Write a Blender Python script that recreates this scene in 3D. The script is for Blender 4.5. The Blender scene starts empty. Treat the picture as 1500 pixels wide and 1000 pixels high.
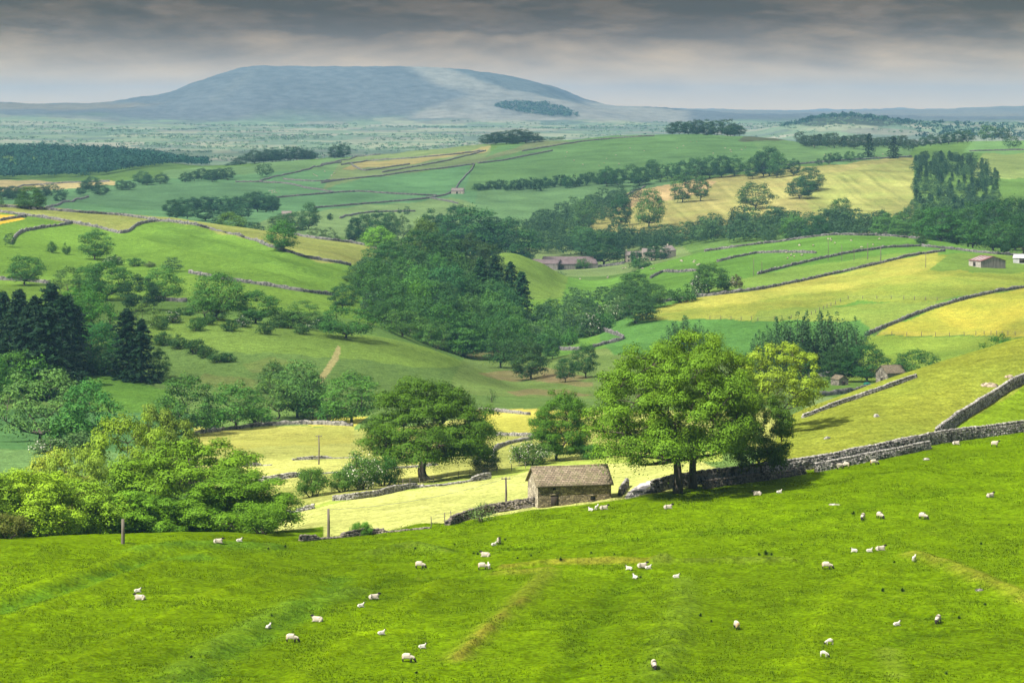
import bpy, math, random
import numpy as np
random.seed(7); RNG = np.random.default_rng(7)
SC = bpy.context.scene
COL = SC.collection
F, VH, CU = 3858.0, 165.0, 750.0      # focal length in photo pixels, eye-level row, centre column

# ------------------------------------------------------------------ helpers
def smooth01(t):
    t = np.clip(t, 0, 1); return t*t*(3-2*t)

_LAT = np.random.default_rng(11).random((256, 256))
def vnoise(x, y):
    xi = np.floor(x).astype(int); yi = np.floor(y).astype(int)
    fx = x-xi; fy = y-yi
    fx = fx*fx*(3-2*fx); fy = fy*fy*(3-2*fy)
    a = _LAT[xi & 255, yi & 255]; b = _LAT[(xi+1) & 255, yi & 255]
    c = _LAT[xi & 255, (yi+1) & 255]; d = _LAT[(xi+1) & 255, (yi+1) & 255]
    return (a*(1-fx)+b*fx)*(1-fy)+(c*(1-fx)+d*fx)*fy - 0.5
def fbm(x, y, o=4):
    s = 0; a = 1.0
    for i in range(o):
        s = s + a*vnoise(x*2**i+17.3*i, y*2**i+5.1*i); a *= .5
    return s

def slopes(x, y):
    """monotone cubic node slopes along axis 0"""
    h = np.diff(x, axis=0); d = np.diff(y, axis=0)/h
    m = np.zeros_like(y)
    m[0] = d[0]; m[-1] = d[-1]
    s = (d[:-1]*d[1:]) > 0
    w1 = 2*h[1:]+h[:-1]; w2 = h[1:]+2*h[:-1]
    with np.errstate(divide='ignore', invalid='ignore'):
        hm = (w1+w2)/(w1/d[:-1]+w2/d[1:])
    m[1:-1] = np.where(s, hm, 0)
    return m
def herm(x0, x1, y0, y1, m0, m1, x):
    h = x1-x0; t = (x-x0)/h
    return ((1+2*t)*(1-t)**2*y0 + t*(1-t)**2*h*m0 + t*t*(3-2*t)*y1 + t*t*(t-1)*h*m1)
def pchip(xs, ys, x):
    xs = np.array(xs, float); ys = np.array(ys, float)
    m = slopes(xs, ys)
    x = np.clip(x, xs[0], xs[-1])
    k = np.clip(np.searchsorted(xs, x, side='right')-1, 0, len(xs)-2)
    return herm(xs[k], xs[k+1], ys[k], ys[k+1], m[k], m[k+1], x)

# ------------------------------------------------------------------ terrain
# every survey line runs across the whole view: (bearing column, row, distance in metres)
LINES = [
 (30, [(-250,1300,150),(1750,1300,150)]),
 (300,[(-250,1000,205),(1750,1000,205)]),
 (60, [(-250,820,255),(0,806,262),(150,797,272),(270,790,280),(400,791,290),(480,788,297),(600,775,303),(700,762,306),(770,750,307),(900,735,308),(1000,718,312),(1100,703,320),(1170,692,326),(1300,665,338),(1400,642,352),(1500,625,365),(1750,580,400)]),
 (90, [(-250,845,345),(0,838,345),(200,828,348),(340,812,350),(430,768,352),(480,748,360),(600,735,360),(700,722,365),(770,712,370),(900,690,385),(1000,672,390),(1080,655,385),(1140,628,380),(1200,598,395),(1320,554,420),(1400,530,435),(1500,499,450),(1750,430,500)]),
 (45, [(-250,672,480),(0,670,480),(200,665,470),(300,672,480),(480,668,490),(600,672,485),(700,660,490),(800,650,500),(900,640,510),(1000,635,520),(1080,632,515),(1140,632,505),(1200,640,500),(1320,610,520),(1500,570,540),(1750,510,570)]),
 (45, [(-250,625,600),(0,625,600),(100,625,610),(300,622,620),(480,612,635),(600,605,640),(700,598,650),(780,592,660),(900,585,700),(1100,580,720),(1200,588,690),(1320,578,680),(1500,560,680),(1750,500,700)]),
 (50, [(-250,560,700),(0,560,700),(130,555,705),(240,560,705),(350,550,705),(480,545,710),(600,553,720),(700,565,740),(780,573,760),(900,560,800),(1100,558,810),(1200,563,800),(1320,560,800),(1500,550,800),(1750,500,820)]),
 (15, [(-250,500,770),(0,500,770),(130,480,790),(230,464,800),(340,470,800),(480,487,800),(560,496,800),(640,515,800),(700,540,810),(760,560,830),(800,553,850),(900,535,900),(1000,530,920),(1100,535,900),(1200,545,870),(1320,540,880),(1400,530,880),(1500,520,880),(1750,500,900)]),
 (40, [(-250,470,850),(0,470,850),(130,470,860),(230,464,870),(340,470,870),(480,488,870),(560,502,870),(640,525,880),(700,550,900),(760,550,920),(850,525,960),(900,515,980),(1000,505,980),(1100,510,960),(1200,515,940),(1320,505,950),(1400,500,950),(1500,480,950),(1750,460,950)]),
 (50, [(-250,425,1000),(0,425,1000),(130,425,1000),(270,420,1010),(350,435,1000),(480,450,1010),(560,470,1020),(640,500,1030),(700,515,1040),(800,508,1070),(870,490,1080),(950,465,1080),(1000,462,1080),(1100,455,1070),(1200,450,1070),(1350,435,1080),(1500,425,1080),(1750,410,1080)]),
 (50, [(-250,350,1200),(0,355,1200),(130,370,1190),(270,375,1180),(400,380,1180),(480,395,1180),(540,418,1180),(600,440,1190),(640,455,1190),(700,462,1200),(750,450,1220),(800,452,1230),(870,440,1230),(950,425,1230),(1050,410,1230),(1200,400,1230),(1350,378,1260),(1500,388,1250),(1750,390,1250)]),
 (15, [(-250,292,1400),(0,301,1400),(60,306,1400),(250,322,1420),(350,333,1420),(430,345,1420),(520,357,1420),(565,369,1420),(600,384,1420),(660,392,1420),(700,387,1420),(724,374,1425),(745,371,1430),(790,388,1440),(830,412,1450),(870,418,1450),(950,395,1450),(1050,368,1480),(1150,353,1500),(1240,344,1500),(1350,350,1480),(1430,365,1450),(1500,372,1430),(1750,380,1430)]),
 (25, [(-250,320,1700),(0,325,1700),(250,345,1700),(430,372,1700),(530,388,1700),(600,397,1700),(700,402,1700),(790,402,1700),(830,403,1700),(870,403,1700),(950,393,1700),(1050,380,1700),(1150,370,1750),(1250,360,1750),(1350,362,1700),(1500,372,1680),(1750,372,1680)]),
 (40, [(-250,300,2100),(0,303,2100),(250,314,2100),(400,326,2050),(530,345,2000),(650,362,2000),(790,385,1950),(850,384,1950),(950,377,1950),(1050,352,2000),(1200,338,2000),(1350,336,2000),(1500,345,1950),(1750,345,1950)]),
 (40, [(-250,288,2500),(0,288,2500),(100,292,2500),(250,302,2450),(400,308,2400),(530,318,2350),(650,328,2350),(790,335,2350),(850,330,2350),(950,318,2350),(1100,308,2350),(1200,304,2350),(1350,305,2350),(1500,315,2300),(1750,315,2300)]),
 (30, [(-250,278,2900),(0,278,2900),(100,276,2900),(180,268,2850),(300,268,2800),(400,272,2750),(530,273,2750),(650,278,2750),(790,278,2750),(850,282,2700),(950,274,2700),(1100,262,2700),(1250,251,2700),(1350,255,2700),(1500,268,2650),(1750,268,2650)]),
 (40, [(-250,268,3400),(0,268,3400),(100,265,3400),(200,256,3300),(340,246,3250),(430,241,3200),(530,240,3200),(650,240,3150),(790,235,3150),(950,232,3100),(1100,232,3050),(1250,229,3050),(1350,230,3050),(1500,240,3000),(1750,240,3000)]),
 (12, [(-250,262,3700),(0,262,3700),(100,260,3700),(200,250,3650),(300,244,3550),(340,242,3500),(430,235,3500),(500,232,3500),(610,222,3500),(700,213,3500),(830,205,3550),(960,197,3600),(1090,200,3600),(1200,210,3600),(1340,213,3600),(1430,207,3600),(1500,206,3600),(1750,206,3600)]),
 (25, [(-250,224,4500),(0,222,4500),(100,222,4500),(200,230,4450),(270,240,4400),(330,246,4300),(500,243,4300),(700,228,4300),(960,214,4400),(1200,222,4400),(1500,217,4400),(1750,217,4400)]),
 (12, [(-250,229,6500),(0,229,6500),(350,229,6500),(700,229,6500),(1100,229,6500),(1750,229,6500)]),
 (30, [(-250,210,9000),(700,210,9000),(1750,212,9000)]),
 (40, [(-250,190,12500),(700,191,12500),(1100,192,12000),(1150,184,11500),(1210,171,11500),(1245,169,11500),(1290,174,11500),(1340,180,11500),(1500,182,12000),(1750,182,12000)]),
 (25, [(-250,176,15000),(0,176,15000),(200,180,15000),(400,184,15000),(700,184,15000),(1000,182,15000),(1750,180,15000)]),
 (60, [(-250,163,17000),(0,163,17000),(140,162,17000),(240,158,17000),(330,148,17000),(420,144,17000),(550,147,17000),(700,149,17000),(800,152,17000),(870,161,17000),(1000,172,17000),(1750,172,17000)]),
 (14, [(-250,148,19000),(0,150,19000),(60,152,19000),(140,151,19000),(200,143,19000),(240,137,19000),(280,122,19000),(330,106,19000),(355,99,19000),(380,96,19000),(420,97,19000),(600,98,19000),(660,100,19000),(720,107,19000),(770,116,19000),(800,125,19000),(830,138,19000),(870,151,19000),(910,156,19000),(960,158,19000),(1010,164,19000),(1100,169,19000),(1300,171,19000),(1750,172,19000)]),
 (14, [(-250,158,22000),(100,158,22000),(700,125,22000),(790,123,22000),(850,140,22000),(890,152,22000),(960,165,22000),(1100,169,22000),(1300,171,22000),(1750,172,22000)]),
 (10, [(-250,168,30000),(900,166,30000),(1000,161,30000),(1100,163,30000),(1200,165,30000),(1300,163,30000),(1400,161,30000),(1500,157,30000),(1750,157,30000)]),
 (0,  [(-250,168,45000),(900,161,45000),(1750,161,45000)]),
]
def far(y):
    return np.where(np.asarray(y, float) > 4500, 4500+(np.asarray(y, float)-4500)*.42, y)
U = np.arange(-250, 1750.1, 2.5); NU = len(U)
YL, ZL = [], []
for n, pts in LINES:
    us = [p[0] for p in pts]
    v = pchip(us, [p[1] for p in pts], U); y = pchip(us, [float(far(p[2])) for p in pts], U)
    if YL: y = np.maximum(y, YL[-1]*1.004)
    YL.append(y); ZL.append(-y*(v-VH)/F)
YL = np.array(YL); ZL = np.array(ZL)
ML = slopes(YL, ZL)
rows_y, rows_z = [], []
for k in range(len(LINES)-1):
    n = LINES[k][0]
    for j in range(n):
        y = YL[k]+(YL[k+1]-YL[k])*(j/n)
        rows_y.append(y); rows_z.append(herm(YL[k], YL[k+1], ZL[k], ZL[k+1], ML[k], ML[k+1], y))
rows_y.append(YL[-1]); rows_z.append(ZL[-1])
GY = np.array(rows_y); GZ = np.array(rows_z); NR = len(GY)
def blur(a, axis, k):
    ker = np.exp(-np.linspace(-2, 2, 2*k+1)**2); ker /= ker.sum()
    p = np.pad(a, [(k, k) if i == axis else (0, 0) for i in range(2)], mode='edge')
    o = np.zeros_like(a)
    for i, w in enumerate(ker):
        o += w*(p[i:i+a.shape[0], :] if axis == 0 else p[:, i:i+a.shape[1]])
    return o
GZ = blur(GZ, 1, 8)
GZ = blur(GZ, 0, 3)
GU = np.broadcast_to(U, GY.shape)
GX = GY*(GU-CU)/F
# undulation: gentle at every distance, hummocky in the near pasture
amp = np.interp(GY, [150, 300, 800, 2000, 4500, 6400, 11000], [.35, .5, 1.5, 2.2, 3, 1.6, 5])
GZ = GZ + amp*fbm(GX/45, GY/60, 4)*np.interp(GY, [0, 400, 450, 1e5], [.8, .8, 1, 1])
GZ = GZ + np.where(GY > 8300, 1, 0)*smooth01((GY-8300)/1000)*24*fbm(GX/330+.25*GY/330, GY/900, 5)*np.interp(GZ, [-60, 25, 130, 176], [.4, 1, .9, .10])
near = GY < 420
GZ = GZ + near*(.20*fbm(GX/7, GY/9, 3)+.10*fbm(GX/1.3+9, GY/1.7, 2))
GVP = VH - GZ*F/GY                      # row at which each vertex appears

def profile(u):
    f = (u-U[0])/2.5; i = int(np.clip(math.floor(f), 0, NU-2)); t = f-i
    return GY[:, i]*(1-t)+GY[:, i+1]*t, GZ[:, i]*(1-t)+GZ[:, i+1]*t
def zat(X, Y):
    u = CU+X*F/Y
    y, z = profile(u)
    return float(np.interp(Y, y, z))
def hit(u, v, y0=0, y1=1e9):
    """ground point first met on the sight line (u, v), searched between distances y0 and y1"""
    y, z = profile(u)
    m = (y >= y0) & (y <= y1)
    y = y[m]; z = z[m]
    vp = VH-z*F/y
    w = np.nonzero(vp <= v)[0]
    if len(w) == 0: k = int(np.argmin(vp)); Y = y[k]
    else:
        k = w[0]
        if k == 0: Y = y[0]
        else:
            t = (vp[k-1]-v)/max(1e-6, vp[k-1]-vp[k]); Y = y[k-1]+(y[k]-y[k-1])*t
    return (Y*(u-CU)/F, float(Y), float(np.interp(Y, y, z)))
def onground(u, Y):
    X = Y*(u-CU)/F
    return (X, Y, zat(X, Y))

def raise_bank(pts, w, h, y0=0, y1=1e9):
    """an old earthwork: a soft ridge (or hollow, h < 0) along a line"""
    global GZ
    P = [hit(u, v, y0, y1) for u, v in pts]
    d2 = np.full(GY.shape, 1e9)
    lo = min(p[1] for p in P)-6*w; hi = max(p[1] for p in P)+6*w
    r = np.nonzero((GY.min(axis=1) < hi) & (GY.max(axis=1) > lo))[0]
    if len(r) == 0: return None
    s = slice(r[0], r[-1]+1)
    x = GX[s]; y = GY[s]; best = np.full(x.shape, 1e9)
    for a, b in zip(P[:-1], P[1:]):
        dx, dy = b[0]-a[0], b[1]-a[1]; L = dx*dx+dy*dy+1e-9
        t = np.clip(((x-a[0])*dx+(y-a[1])*dy)/L, 0, 1)
        best = np.minimum(best, np.hypot(x-a[0]-t*dx, y-a[1]-t*dy))
    f = np.exp(-(best/w)**2)
    wob = 1+.5*fbm(x/5, y/5, 2)
    GZ[s] += h*f*wob
    return s, f*wob

# colours (albedo) -----------------------------------------------------------
C = np.zeros(GY.shape+(3,)); PATCH = np.zeros(GY.shape)
C[:] = (.075, .135, .028)
def inpoly(poly, x, y):
    ins = np.zeros(x.shape, bool); n = len(poly)
    for i in range(n):
        x0, y0 = poly[i]; x1, y1 = poly[(i+1) % n]
        if y0 == y1: continue
        c = ((y0 > y) != (y1 > y)) & (x < (x1-x0)*(y-y0)/(y1-y0)+x0)
        ins ^= c
    return ins
def field(y0, y1, poly, col, patch=0.0, keep=0.0):
    y0, y1 = float(far(y0)), float(far(y1))
    m = (GY >= y0) & (GY <= y1); m[:331] = False
    r = np.nonzero(m.any(axis=1))[0]; s = slice(r[0], r[-1]+1)
    if poly is None: k = m[s]
    else:
        wob = 1.2*np.sin(GU[s]*.05)+0.8*np.sin(GU[s]*.13+1)
        k = inpoly(poly, GU[s], GVP[s]+wob) & m[s]
    if y0 > 8500:            # open moor: no walls, so the colours run into each other
        w = blur(blur(k.astype(float), 1, 10), 0, 5)
        w = np.clip(w*(1+.9*fbm(GX[s]/190, GY[s]/240, 4)), 0, 1)[..., None]*(1-keep)
        C[s] = C[s]*(1-w)+np.array(col)*w; return
    C[s][k] = np.array(col)*(1-keep)+C[s][k]*keep
    PATCH[s][k] = patch
# ------------------------------------------------------------------ fields
FGC = (.074, .127, .0006)
C[:331] = FGC
# beyond the pasture: hay meadows on the valley floor
field(300, 700, [(-300,900),(-300,560),(1800,560),(1800,900)], (.085,.14,.035))
# right-hand hillside above the wall, rough and straw coloured
field(296, 520, [(395,800),(420,700),(560,715),(780,676),(960,650),(1060,690),(1060,725),(770,752),(600,778),(480,792)], (.30,.315,.092), .25)
field(296, 520, [(330,722),(420,745),(560,718),(720,690),(800,668),(1060,640),(1060,676),(850,680),(720,700),(560,722),(420,752)], (.20,.25,.045))
field(300, 700, [(270,720),(270,640),(560,628),(1140,560),(1140,655),(800,676),(560,714),(420,745),(330,720)], (.215,.225,.058), .25)
field(300, 700, [(270,700),(270,676),(480,672),(620,664),(640,700),(480,712),(330,716)], (.285,.29,.08), .2)
field(300, 700, [(280,660),(280,628),(520,622),(520,648)], (.22,.22,.05), .2)
field(300, 700, [(690,626),(700,606),(800,610),(860,620),(860,660),(760,634)], (.26,.25,.045), .2)
field(300, 700, [(690,608),(700,588),(860,588),(860,612)], (.30,.27,.055), .1)
field(400, 760, [(440,622),(470,606),(540,612),(520,624)], (.27,.255,.04))
field(330, 680, [(-300,720),(-300,600),(290,600),(270,690),(100,700)], (.048,.110,.034))
field(330, 560, [(-300,740),(-300,652),(170,662),(300,690),(300,740)], (.075,.135,.042))
field(318, 520, [(1070,760),(1095,690),(1138,640),(1150,300),(1850,300),(1850,760)], (.140,.158,.020), .3)
field(330, 520, [(1380,640),(1440,602),(1500,566),(1760,470),(1760,620),(1500,640)], (.10,.155,.008))
field(296, 420, [(912,738),(920,722),(938,708),(952,702),(960,706),(944,716),(934,728),(930,738)], (.36,.34,.32))
m_ = GU[331:421] < 430-.8*np.arange(90)[:, None]; C[331:421][m_] = (.055, .115, .010)
C[331:346][GU[331:346] < 475] = FGC
# middle spur with its shoulder
field(640, 880, [(-300,700),(-300,430),(1800,430),(1800,700)], (.075,.125,.030))
field(640, 740, [(90,640),(100,530),(150,535),(250,575),(300,640)], (.060,.125,.018))
field(680, 880, [(215,500),(225,455),(340,466),(480,480),(600,496),(690,535),(640,540),(480,522),(340,515)], (.105,.165,.030), .15)
for p in ([(285,560),(300,548),(360,552),(420,566),(380,572),(320,568)], [(355,532),(400,524),(440,532),(420,545),(370,545)], [(430,580),(460,560),(475,566),(455,590)]):
    field(640, 900, p, (.11,.105,.038), .4, .5)
field(680, 800, [(459,549),(470,546),(486,524),(494,506),(500,508),(496,526),(482,546),(466,566)], (.22,.20,.08))
# valley floor beyond the meadows
field(700, 1000, [(640,600),(690,505),(870,500),(1110,520),(1330,520),(1330,580),(860,588),(700,592)], (.095,.14,.035), .2)
for p in ([(660,516),(740,509),(770,518),(760,524),(690,524)], [(700,545),(800,538),(870,552),(800,560),(730,556)], [(740,572),(830,570),(870,578),(760,580)], [(790,545),(870,560),(870,566),(800,560)]):
    field(700, 1050, p, (.15,.115,.055), .2, .25)
field(740, 1100, [(800,506),(835,478),(880,480),(930,496),(920,520),(830,520)], (.12,.165,.045))
field(560, 900, [(1170,585),(1180,548),(1320,540),(1300,575),(1180,605)], (.085,.15,.025))
field(560, 900, [(1175,600),(1190,582),(1300,578),(1250,600)], (.15,.21,.07))
# left hill
field(960, 1460, [(-300,480),(-300,240),(1000,240),(1000,520),(480,470),(200,470)], (.088,.160,.022), .12)
field(1150, 1500, [(-300,330),(-300,270),(150,285),(540,340),(570,372),(520,388),(470,384),(420,366),(330,348),(245,326),(208,322),(180,342),(110,328),(30,312)], (.165,.18,.048), .3)
field(1150, 1500, [(-300,325),(-300,308),(20,316),(38,321),(0,330)], (.40,.28,.03))
field(1100, 1460, [(200,350),(250,332),(330,352),(420,380),(500,402),(480,408),(330,375)], (.065,.125,.018), 0, .3)
field(960, 1200, [(-300,460),(-300,405),(160,408),(290,404),(480,432),(500,455),(330,452),(150,440)], (.10,.17,.024), .1)
field(1200, 1500, [(700,440),(700,360),(760,366),(840,405),(860,430),(790,440)], (.105,.165,.030), .2)
# right ridge with its fields
field(1000, 1560, [(800,520),(840,380),(1060,340),(1400,330),(1800,330),(1800,520)], (.080,.165,.026), .05)
field(1000, 1560, [(1000,440),(1080,408),(1200,386),(1360,366),(1385,372),(1240,400),(1100,432)], (.115,.185,.032), .1)
field(900, 1560, [(925,464),(1000,444),(1100,430),(1250,402),(1380,372),(1420,380),(1420,420),(1260,440),(1110,470),(930,470)], (.20,.215,.036), .6)
field(900, 1560, [(1000,440),(1100,425),(1250,396),(1375,366),(1370,392),(1250,420),(1110,440),(950,462),(930,462)], (.25,.245,.045), .6)
field(900, 1560, [(1180,444),(1290,420),(1420,400),(1800,372),(1800,420),(1500,421),(1400,436),(1330,445),(1240,440)], (.17,.20,.032), .5)
field(900, 1560, [(1360,395),(1390,372),(1450,372),(1800,372),(1800,392),(1450,400)], (.10,.16,.028))
field(860, 1560, [(880,500),(880,470),(950,468),(1110,468),(1260,470),(1290,478),(1270,500),(1180,520),(900,520)], (.062,.145,.030), .1)
field(860, 1560, [(1100,470),(1110,455),(1300,444),(1390,440),(1280,486),(1260,470)], (.15,.195,.035), .45)
field(860, 1560, [(1270,500),(1300,480),(1400,440),(1500,421),(1800,400),(1800,490),(1500,492),(1290,491)], (.285,.26,.034), .6)
field(780, 1560, [(1230,560),(1270,492),(1500,494),(1800,494),(1800,560)], (.15,.21,.028), .6)
# country beyond the first ridges
field(1700, 2250, [(650,420),(650,360),(1000,360),(1060,420)], (.12,.165,.055), .2)
field(1600, 2250, [(1250,365),(1250,340),(1360,338),(1360,365)], (.24,.21,.075), .2)
field(1900, 3000, [(-300,330),(-300,270),(230,252),(700,232),(700,350)], (.075,.155,.062), .1)
field(1900, 3000, [(330,345),(420,312),(660,290),(700,300),(700,350)], (.115,.175,.062), .1)
field(2300, 3400, [(60,300),(90,288),(200,268),(330,265),(420,275),(240,304),(140,310)], (.072,.142,.060), .1)
field(1900, 3100, [(690,330),(700,276),(860,268),(980,262),(1000,300),(860,330)], (.082,.150,.056))
field(2300, 3700, [(-300,282),(-300,262),(170,266),(170,272),(100,276),(0,282)], (.27,.225,.10))
field(3000, 3700, [(240,250),(350,243),(500,230),(505,250),(360,266),(240,270)], (.095,.165,.060))
field(2700, 3700, [(470,280),(500,234),(640,214),(720,210),(720,228),(690,240),(600,252),(500,268)], (.115,.155,.058), .1)
field(2700, 3700, [(500,248),(520,240),(690,222),(705,214),(720,212),(712,222),(600,240),(525,249)], (.22,.19,.075), .2)
field(2700, 3700, [(480,275),(600,255),(690,242),(690,260),(650,282),(480,284)], (.078,.165,.062))
field(2600, 3800, [(680,280),(695,240),(730,214),(830,203),(960,194),(1100,196),(1130,230),(960,262),(850,268)], (.076,.145,.046), .1)
field(2600, 3800, [(640,250),(700,232),(790,206),(850,208),(760,222),(690,240)], (.11,.135,.058))
field(2600, 3800, [(1120,240),(1100,198),(1340,210),(1330,230),(1250,240),(1190,240)], (.088,.155,.052), .1)
field(2600, 3800, [(1080,206),(1090,198),(1180,200),(1185,206)], (.06,.07,.035))
field(1900, 3200, [(855,335),(880,300),(935,278),(1020,265),(1100,252),(1250,238),(1338,229),(1336,318),(1200,330),(1010,350)], (.225,.205,.068), .35)
field(1900, 3200, [(900,312),(940,276),(1020,264),(1050,266),(1030,284),(960,296)], (.33,.24,.11), .2)
field(1900, 3200, [(1160,262),(1338,232),(1338,320),(1200,325)], (.21,.215,.062), .4)
field(2400, 3800, [(1420,260),(1440,224),(1800,222),(1800,262)], (.155,.20,.058), .2)
field(2600, 3800, [(1410,225),(1430,202),(1800,200),(1800,222)], (.10,.185,.055))
# tramlines and swathes running up the tan field
_s = slice(331, NR); _k = inpoly([(930,285),(1100,252),(1338,229),(1336,318),(1200,330),(1010,345)], GU[_s], GVP[_s]) & (GY[_s] > 1900) & (GY[_s] < 3200)
_w = 1+.42*fbm(GX[_s]/3.2+.02*GY[_s]/3.2, GY[_s]/260, 3)+.25*fbm(GX[_s]/40, GY[_s]/90, 3)
C[_s][_k] = (C[_s]*_w[..., None])[_k]
# the plain: a patchwork of small fields
def plain():
    m = (GY > 4300) & (GY < far(16200)); r = np.nonzero(m.any(axis=1))[0]; s = slice(r[0], r[-1]+1)
    x, y = GX[s]+30*fbm(GX[s]/180, GY[s]/250, 2), GY[s]
    best = np.full(x.shape, 1e9); idn = np.zeros(x.shape)
    cx = np.floor(x/150); cy = np.floor(y/190)
    for i in (-1, 0, 1):
        for j in (-1, 0, 1):
            a = cx+i; b = cy+j
            h1 = np.modf(np.abs(np.sin(a*127.1+b*311.7)*43758.5))[0]
            h2 = np.modf(np.abs(np.sin(a*269.5+b*183.3)*27183.2))[0]
            d = ((a+h1)*150-x)**2+(((b+h2)*190-y)*.8)**2
            k = d < best; best[k] = d[k]; idn[k] = np.modf(np.abs(h1*7.13+h2*3.77))[0][k]
    pal = .62*np.array([(.07,.13,.06),(.10,.17,.07),(.15,.20,.09),(.22,.24,.13),(.08,.11,.07),(.19,.21,.12),(.11,.17,.08),(.25,.24,.16),(.06,.10,.06),(.15,.15,.10)])+.38*np.array((.17,.20,.17))  # field colours greyed and paled to paint in distance haze
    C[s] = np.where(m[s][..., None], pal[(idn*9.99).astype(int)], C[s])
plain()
def moor():
    """the big hill: heather and bent grass, cloud shade and sunlit right flank painted in, two pale gullies"""
    m = GY > far(15600); r = np.nonzero(m.any(axis=1))[0]; s = slice(r[0], r[-1]+1)
    n = fbm(GX[s]/260, GY[s]/380, 4)
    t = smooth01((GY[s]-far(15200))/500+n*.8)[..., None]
    C[s] = C[s]*(1-t)+t*np.array((.088,.100,.100))*(1+.2*n[..., None])  # cloud shade and haze blue mixed into the heather colour
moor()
field(15800, 21000, [(600,96),(660,97),(720,104),(745,128),(790,140),(870,150),(1010,162),(1010,190),(660,185),(600,170),(690,139),(640,125)], (.185,.185,.155), .1)  # paler colour paints in the sunlit flank as well as bent grass
field(15800, 21000, [(650,98),(720,105),(790,121),(830,138),(860,152),(800,143),(740,130)], (.085,.10,.095))
field(15800, 21000, [(300,150),(340,122),(375,98),(385,98),(352,124),(318,148)], (.15,.16,.14), 0, .35)
field(15800, 21000, [(-300,162),(-300,150),(60,152),(250,150),(180,160)], (.13,.12,.09))
field(21000, 50000, None, (.15,.14,.10))
field(10500, 13000, [(1130,184),(1190,170),(1250,166),(1345,179),(1300,186)], (.045,.06,.04))
field(15000, 21000, [(725,152),(770,150),(800,152),(850,174),(760,166)], (.045,.055,.04))

def shade_ground(): pass
# old earthworks and folds in the pasture: real relief, drier brown banks, relief shading added in colour
def bank(pts, w, h, col=None, y0=0, y1=340):
    r = raise_bank(pts, w, h*(1.15 if y1 == 340 else 1), y0, y1)
    if r and col is None and max(q[1] for q in pts) > 780 and y0 == 0:      # relief shading in the colour: crests paler, hollows darker
        s, f = r
        k = np.clip(f, 0, 1)[..., None]*(.17 if h > 0 else -.20)
        C[s] = C[s]*(1+k*np.array((1.25, 1, .9)))
    if r and col is not None:
        s, f = r
        k = np.clip(f*(1+1.2*fbm(GX[s]/1.5, GY[s]/1.8, 3)), 0, 1)[..., None]
        C[s] = C[s]*(1-k)+np.array(col)*k
BR = (.125, .130, .012)
bank([(735,833),(790,826),(900,823),(975,824)], .55, .45, None)
bank([(735,829),(790,823),(900,821),(975,821)], .45, .1, BR)
bank([(735,840),(800,836)], 1.2, .35, (.12,.13,.012))
bank([(800,842),(775,868),(745,895),(705,930),(670,965)], 1.1, .38, (.105,.14,.008))
bank([(770,876),(740,895),(700,935),(672,962)], .45, .12, BR)
bank([(960,824),(1010,823),(1080,822),(1160,824)], .7, .4, (.08,.12,.008))
bank([(1340,815),(1380,826),(1430,846),(1480,868),(1540,900)], 1.3, .55, (.115,.135,.010))
bank([(1000,850),(1000,890),(985,940),(960,990)], 1.5, .4, (.085,.14,.006))
bank([(1300,950),(1312,990)], .9, .1, (.095,.145,.008))
bank([(545,812),(600,803),(650,808)], 1.3, .65, (.07,.115,.008))
bank([(520,818),(600,818),(660,816)], 1.2, -.35)
bank([(205,812),(270,800),(340,802),(400,804)], 1.8, .5, (.062,.125,.006))
bank([(0,880),(90,850),(190,815),(230,806)], 1.5, .45)
bank([(0,893),(100,862),(200,825),(300,815)], 1.3, -.3, (.055,.115,.005))
bank([(240,1000),(330,940),(440,885),(520,868)], 1.6, .42, (.085,.15,.008))
bank([(500,845),(440,895),(340,955),(270,1000)], 1.5, -.25, (.06,.12,.005))
bank([(0,915),(90,880),(190,842),(300,812)], 1.1, .35)
bank([(60,1000),(200,925),(320,870),(420,838)], 1.0, .25)
bank([(430,1000),(520,930),(600,880),(660,850)], 1.3, .22)
bank([(1180,1000),(1190,930),(1230,870),(1300,835)], 1.4, .25)
bank([(820,1000),(860,930),(900,870),(930,840)], 1.4, -.22)
bank([(560,770),(700,775),(900,760),(1100,735),(1300,700),(1500,660)], 2.2, .3)
bank([(650,800),(800,797),(1000,783),(1200,755),(1400,715)], 1.5, -.22)
for q in range(34):
    u = RNG.uniform(0, 1500); v = RNG.uniform(830, 1000)
    bank([(u, v), (u+RNG.uniform(20, 90), v-RNG.uniform(-4, 22))], RNG.uniform(.5, 1.4), RNG.choice([-.22, .2]))
# terraces on the left hill
for p in ([(220,335),(320,362),(430,395),(500,408)], [(250,325),(340,350),(420,375)], [(200,352),(300,380),(420,412)]):
    bank(p, 6, 1.8, None, 1000, 1460)
bank([(150,585),(230,600)], 5, 1.2, None, 620, 740)

# ------------------------------------------------------------------ materials
def new_mat(name):
    m = bpy.data.materials.new(name); m.use_nodes = True
    nt = m.node_tree; b = nt.nodes['Principled BSDF']
    b.inputs['Roughness'].default_value = .85
    b.inputs['Specular IOR Level'].default_value = .2
    return m, nt, b
def node(nt, kind, **kw):
    n = nt.nodes.new(kind)
    for k, v in kw.items():
        if k in n.inputs: n.inputs[k].default_value = v
        else: setattr(n, k, v)
    return n
def noise(nt, vec, scale, detail=4, rough=.6):
    n = node(nt, 'ShaderNodeTexNoise'); n.inputs['Scale'].default_value = scale
    n.inputs['Detail'].default_value = detail; n.inputs['Roughness'].default_value = rough
    nt.links.new(vec, n.inputs['Vector']); return n.outputs['Fac']
def maprange(nt, val, a, b, c, d):
    n = node(nt, 'ShaderNodeMapRange'); n.inputs[1].default_value = a; n.inputs[2].default_value = b
    n.inputs[3].default_value = c; n.inputs[4].default_value = d
    nt.links.new(val, n.inputs[0]); return n.outputs[0]
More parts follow.
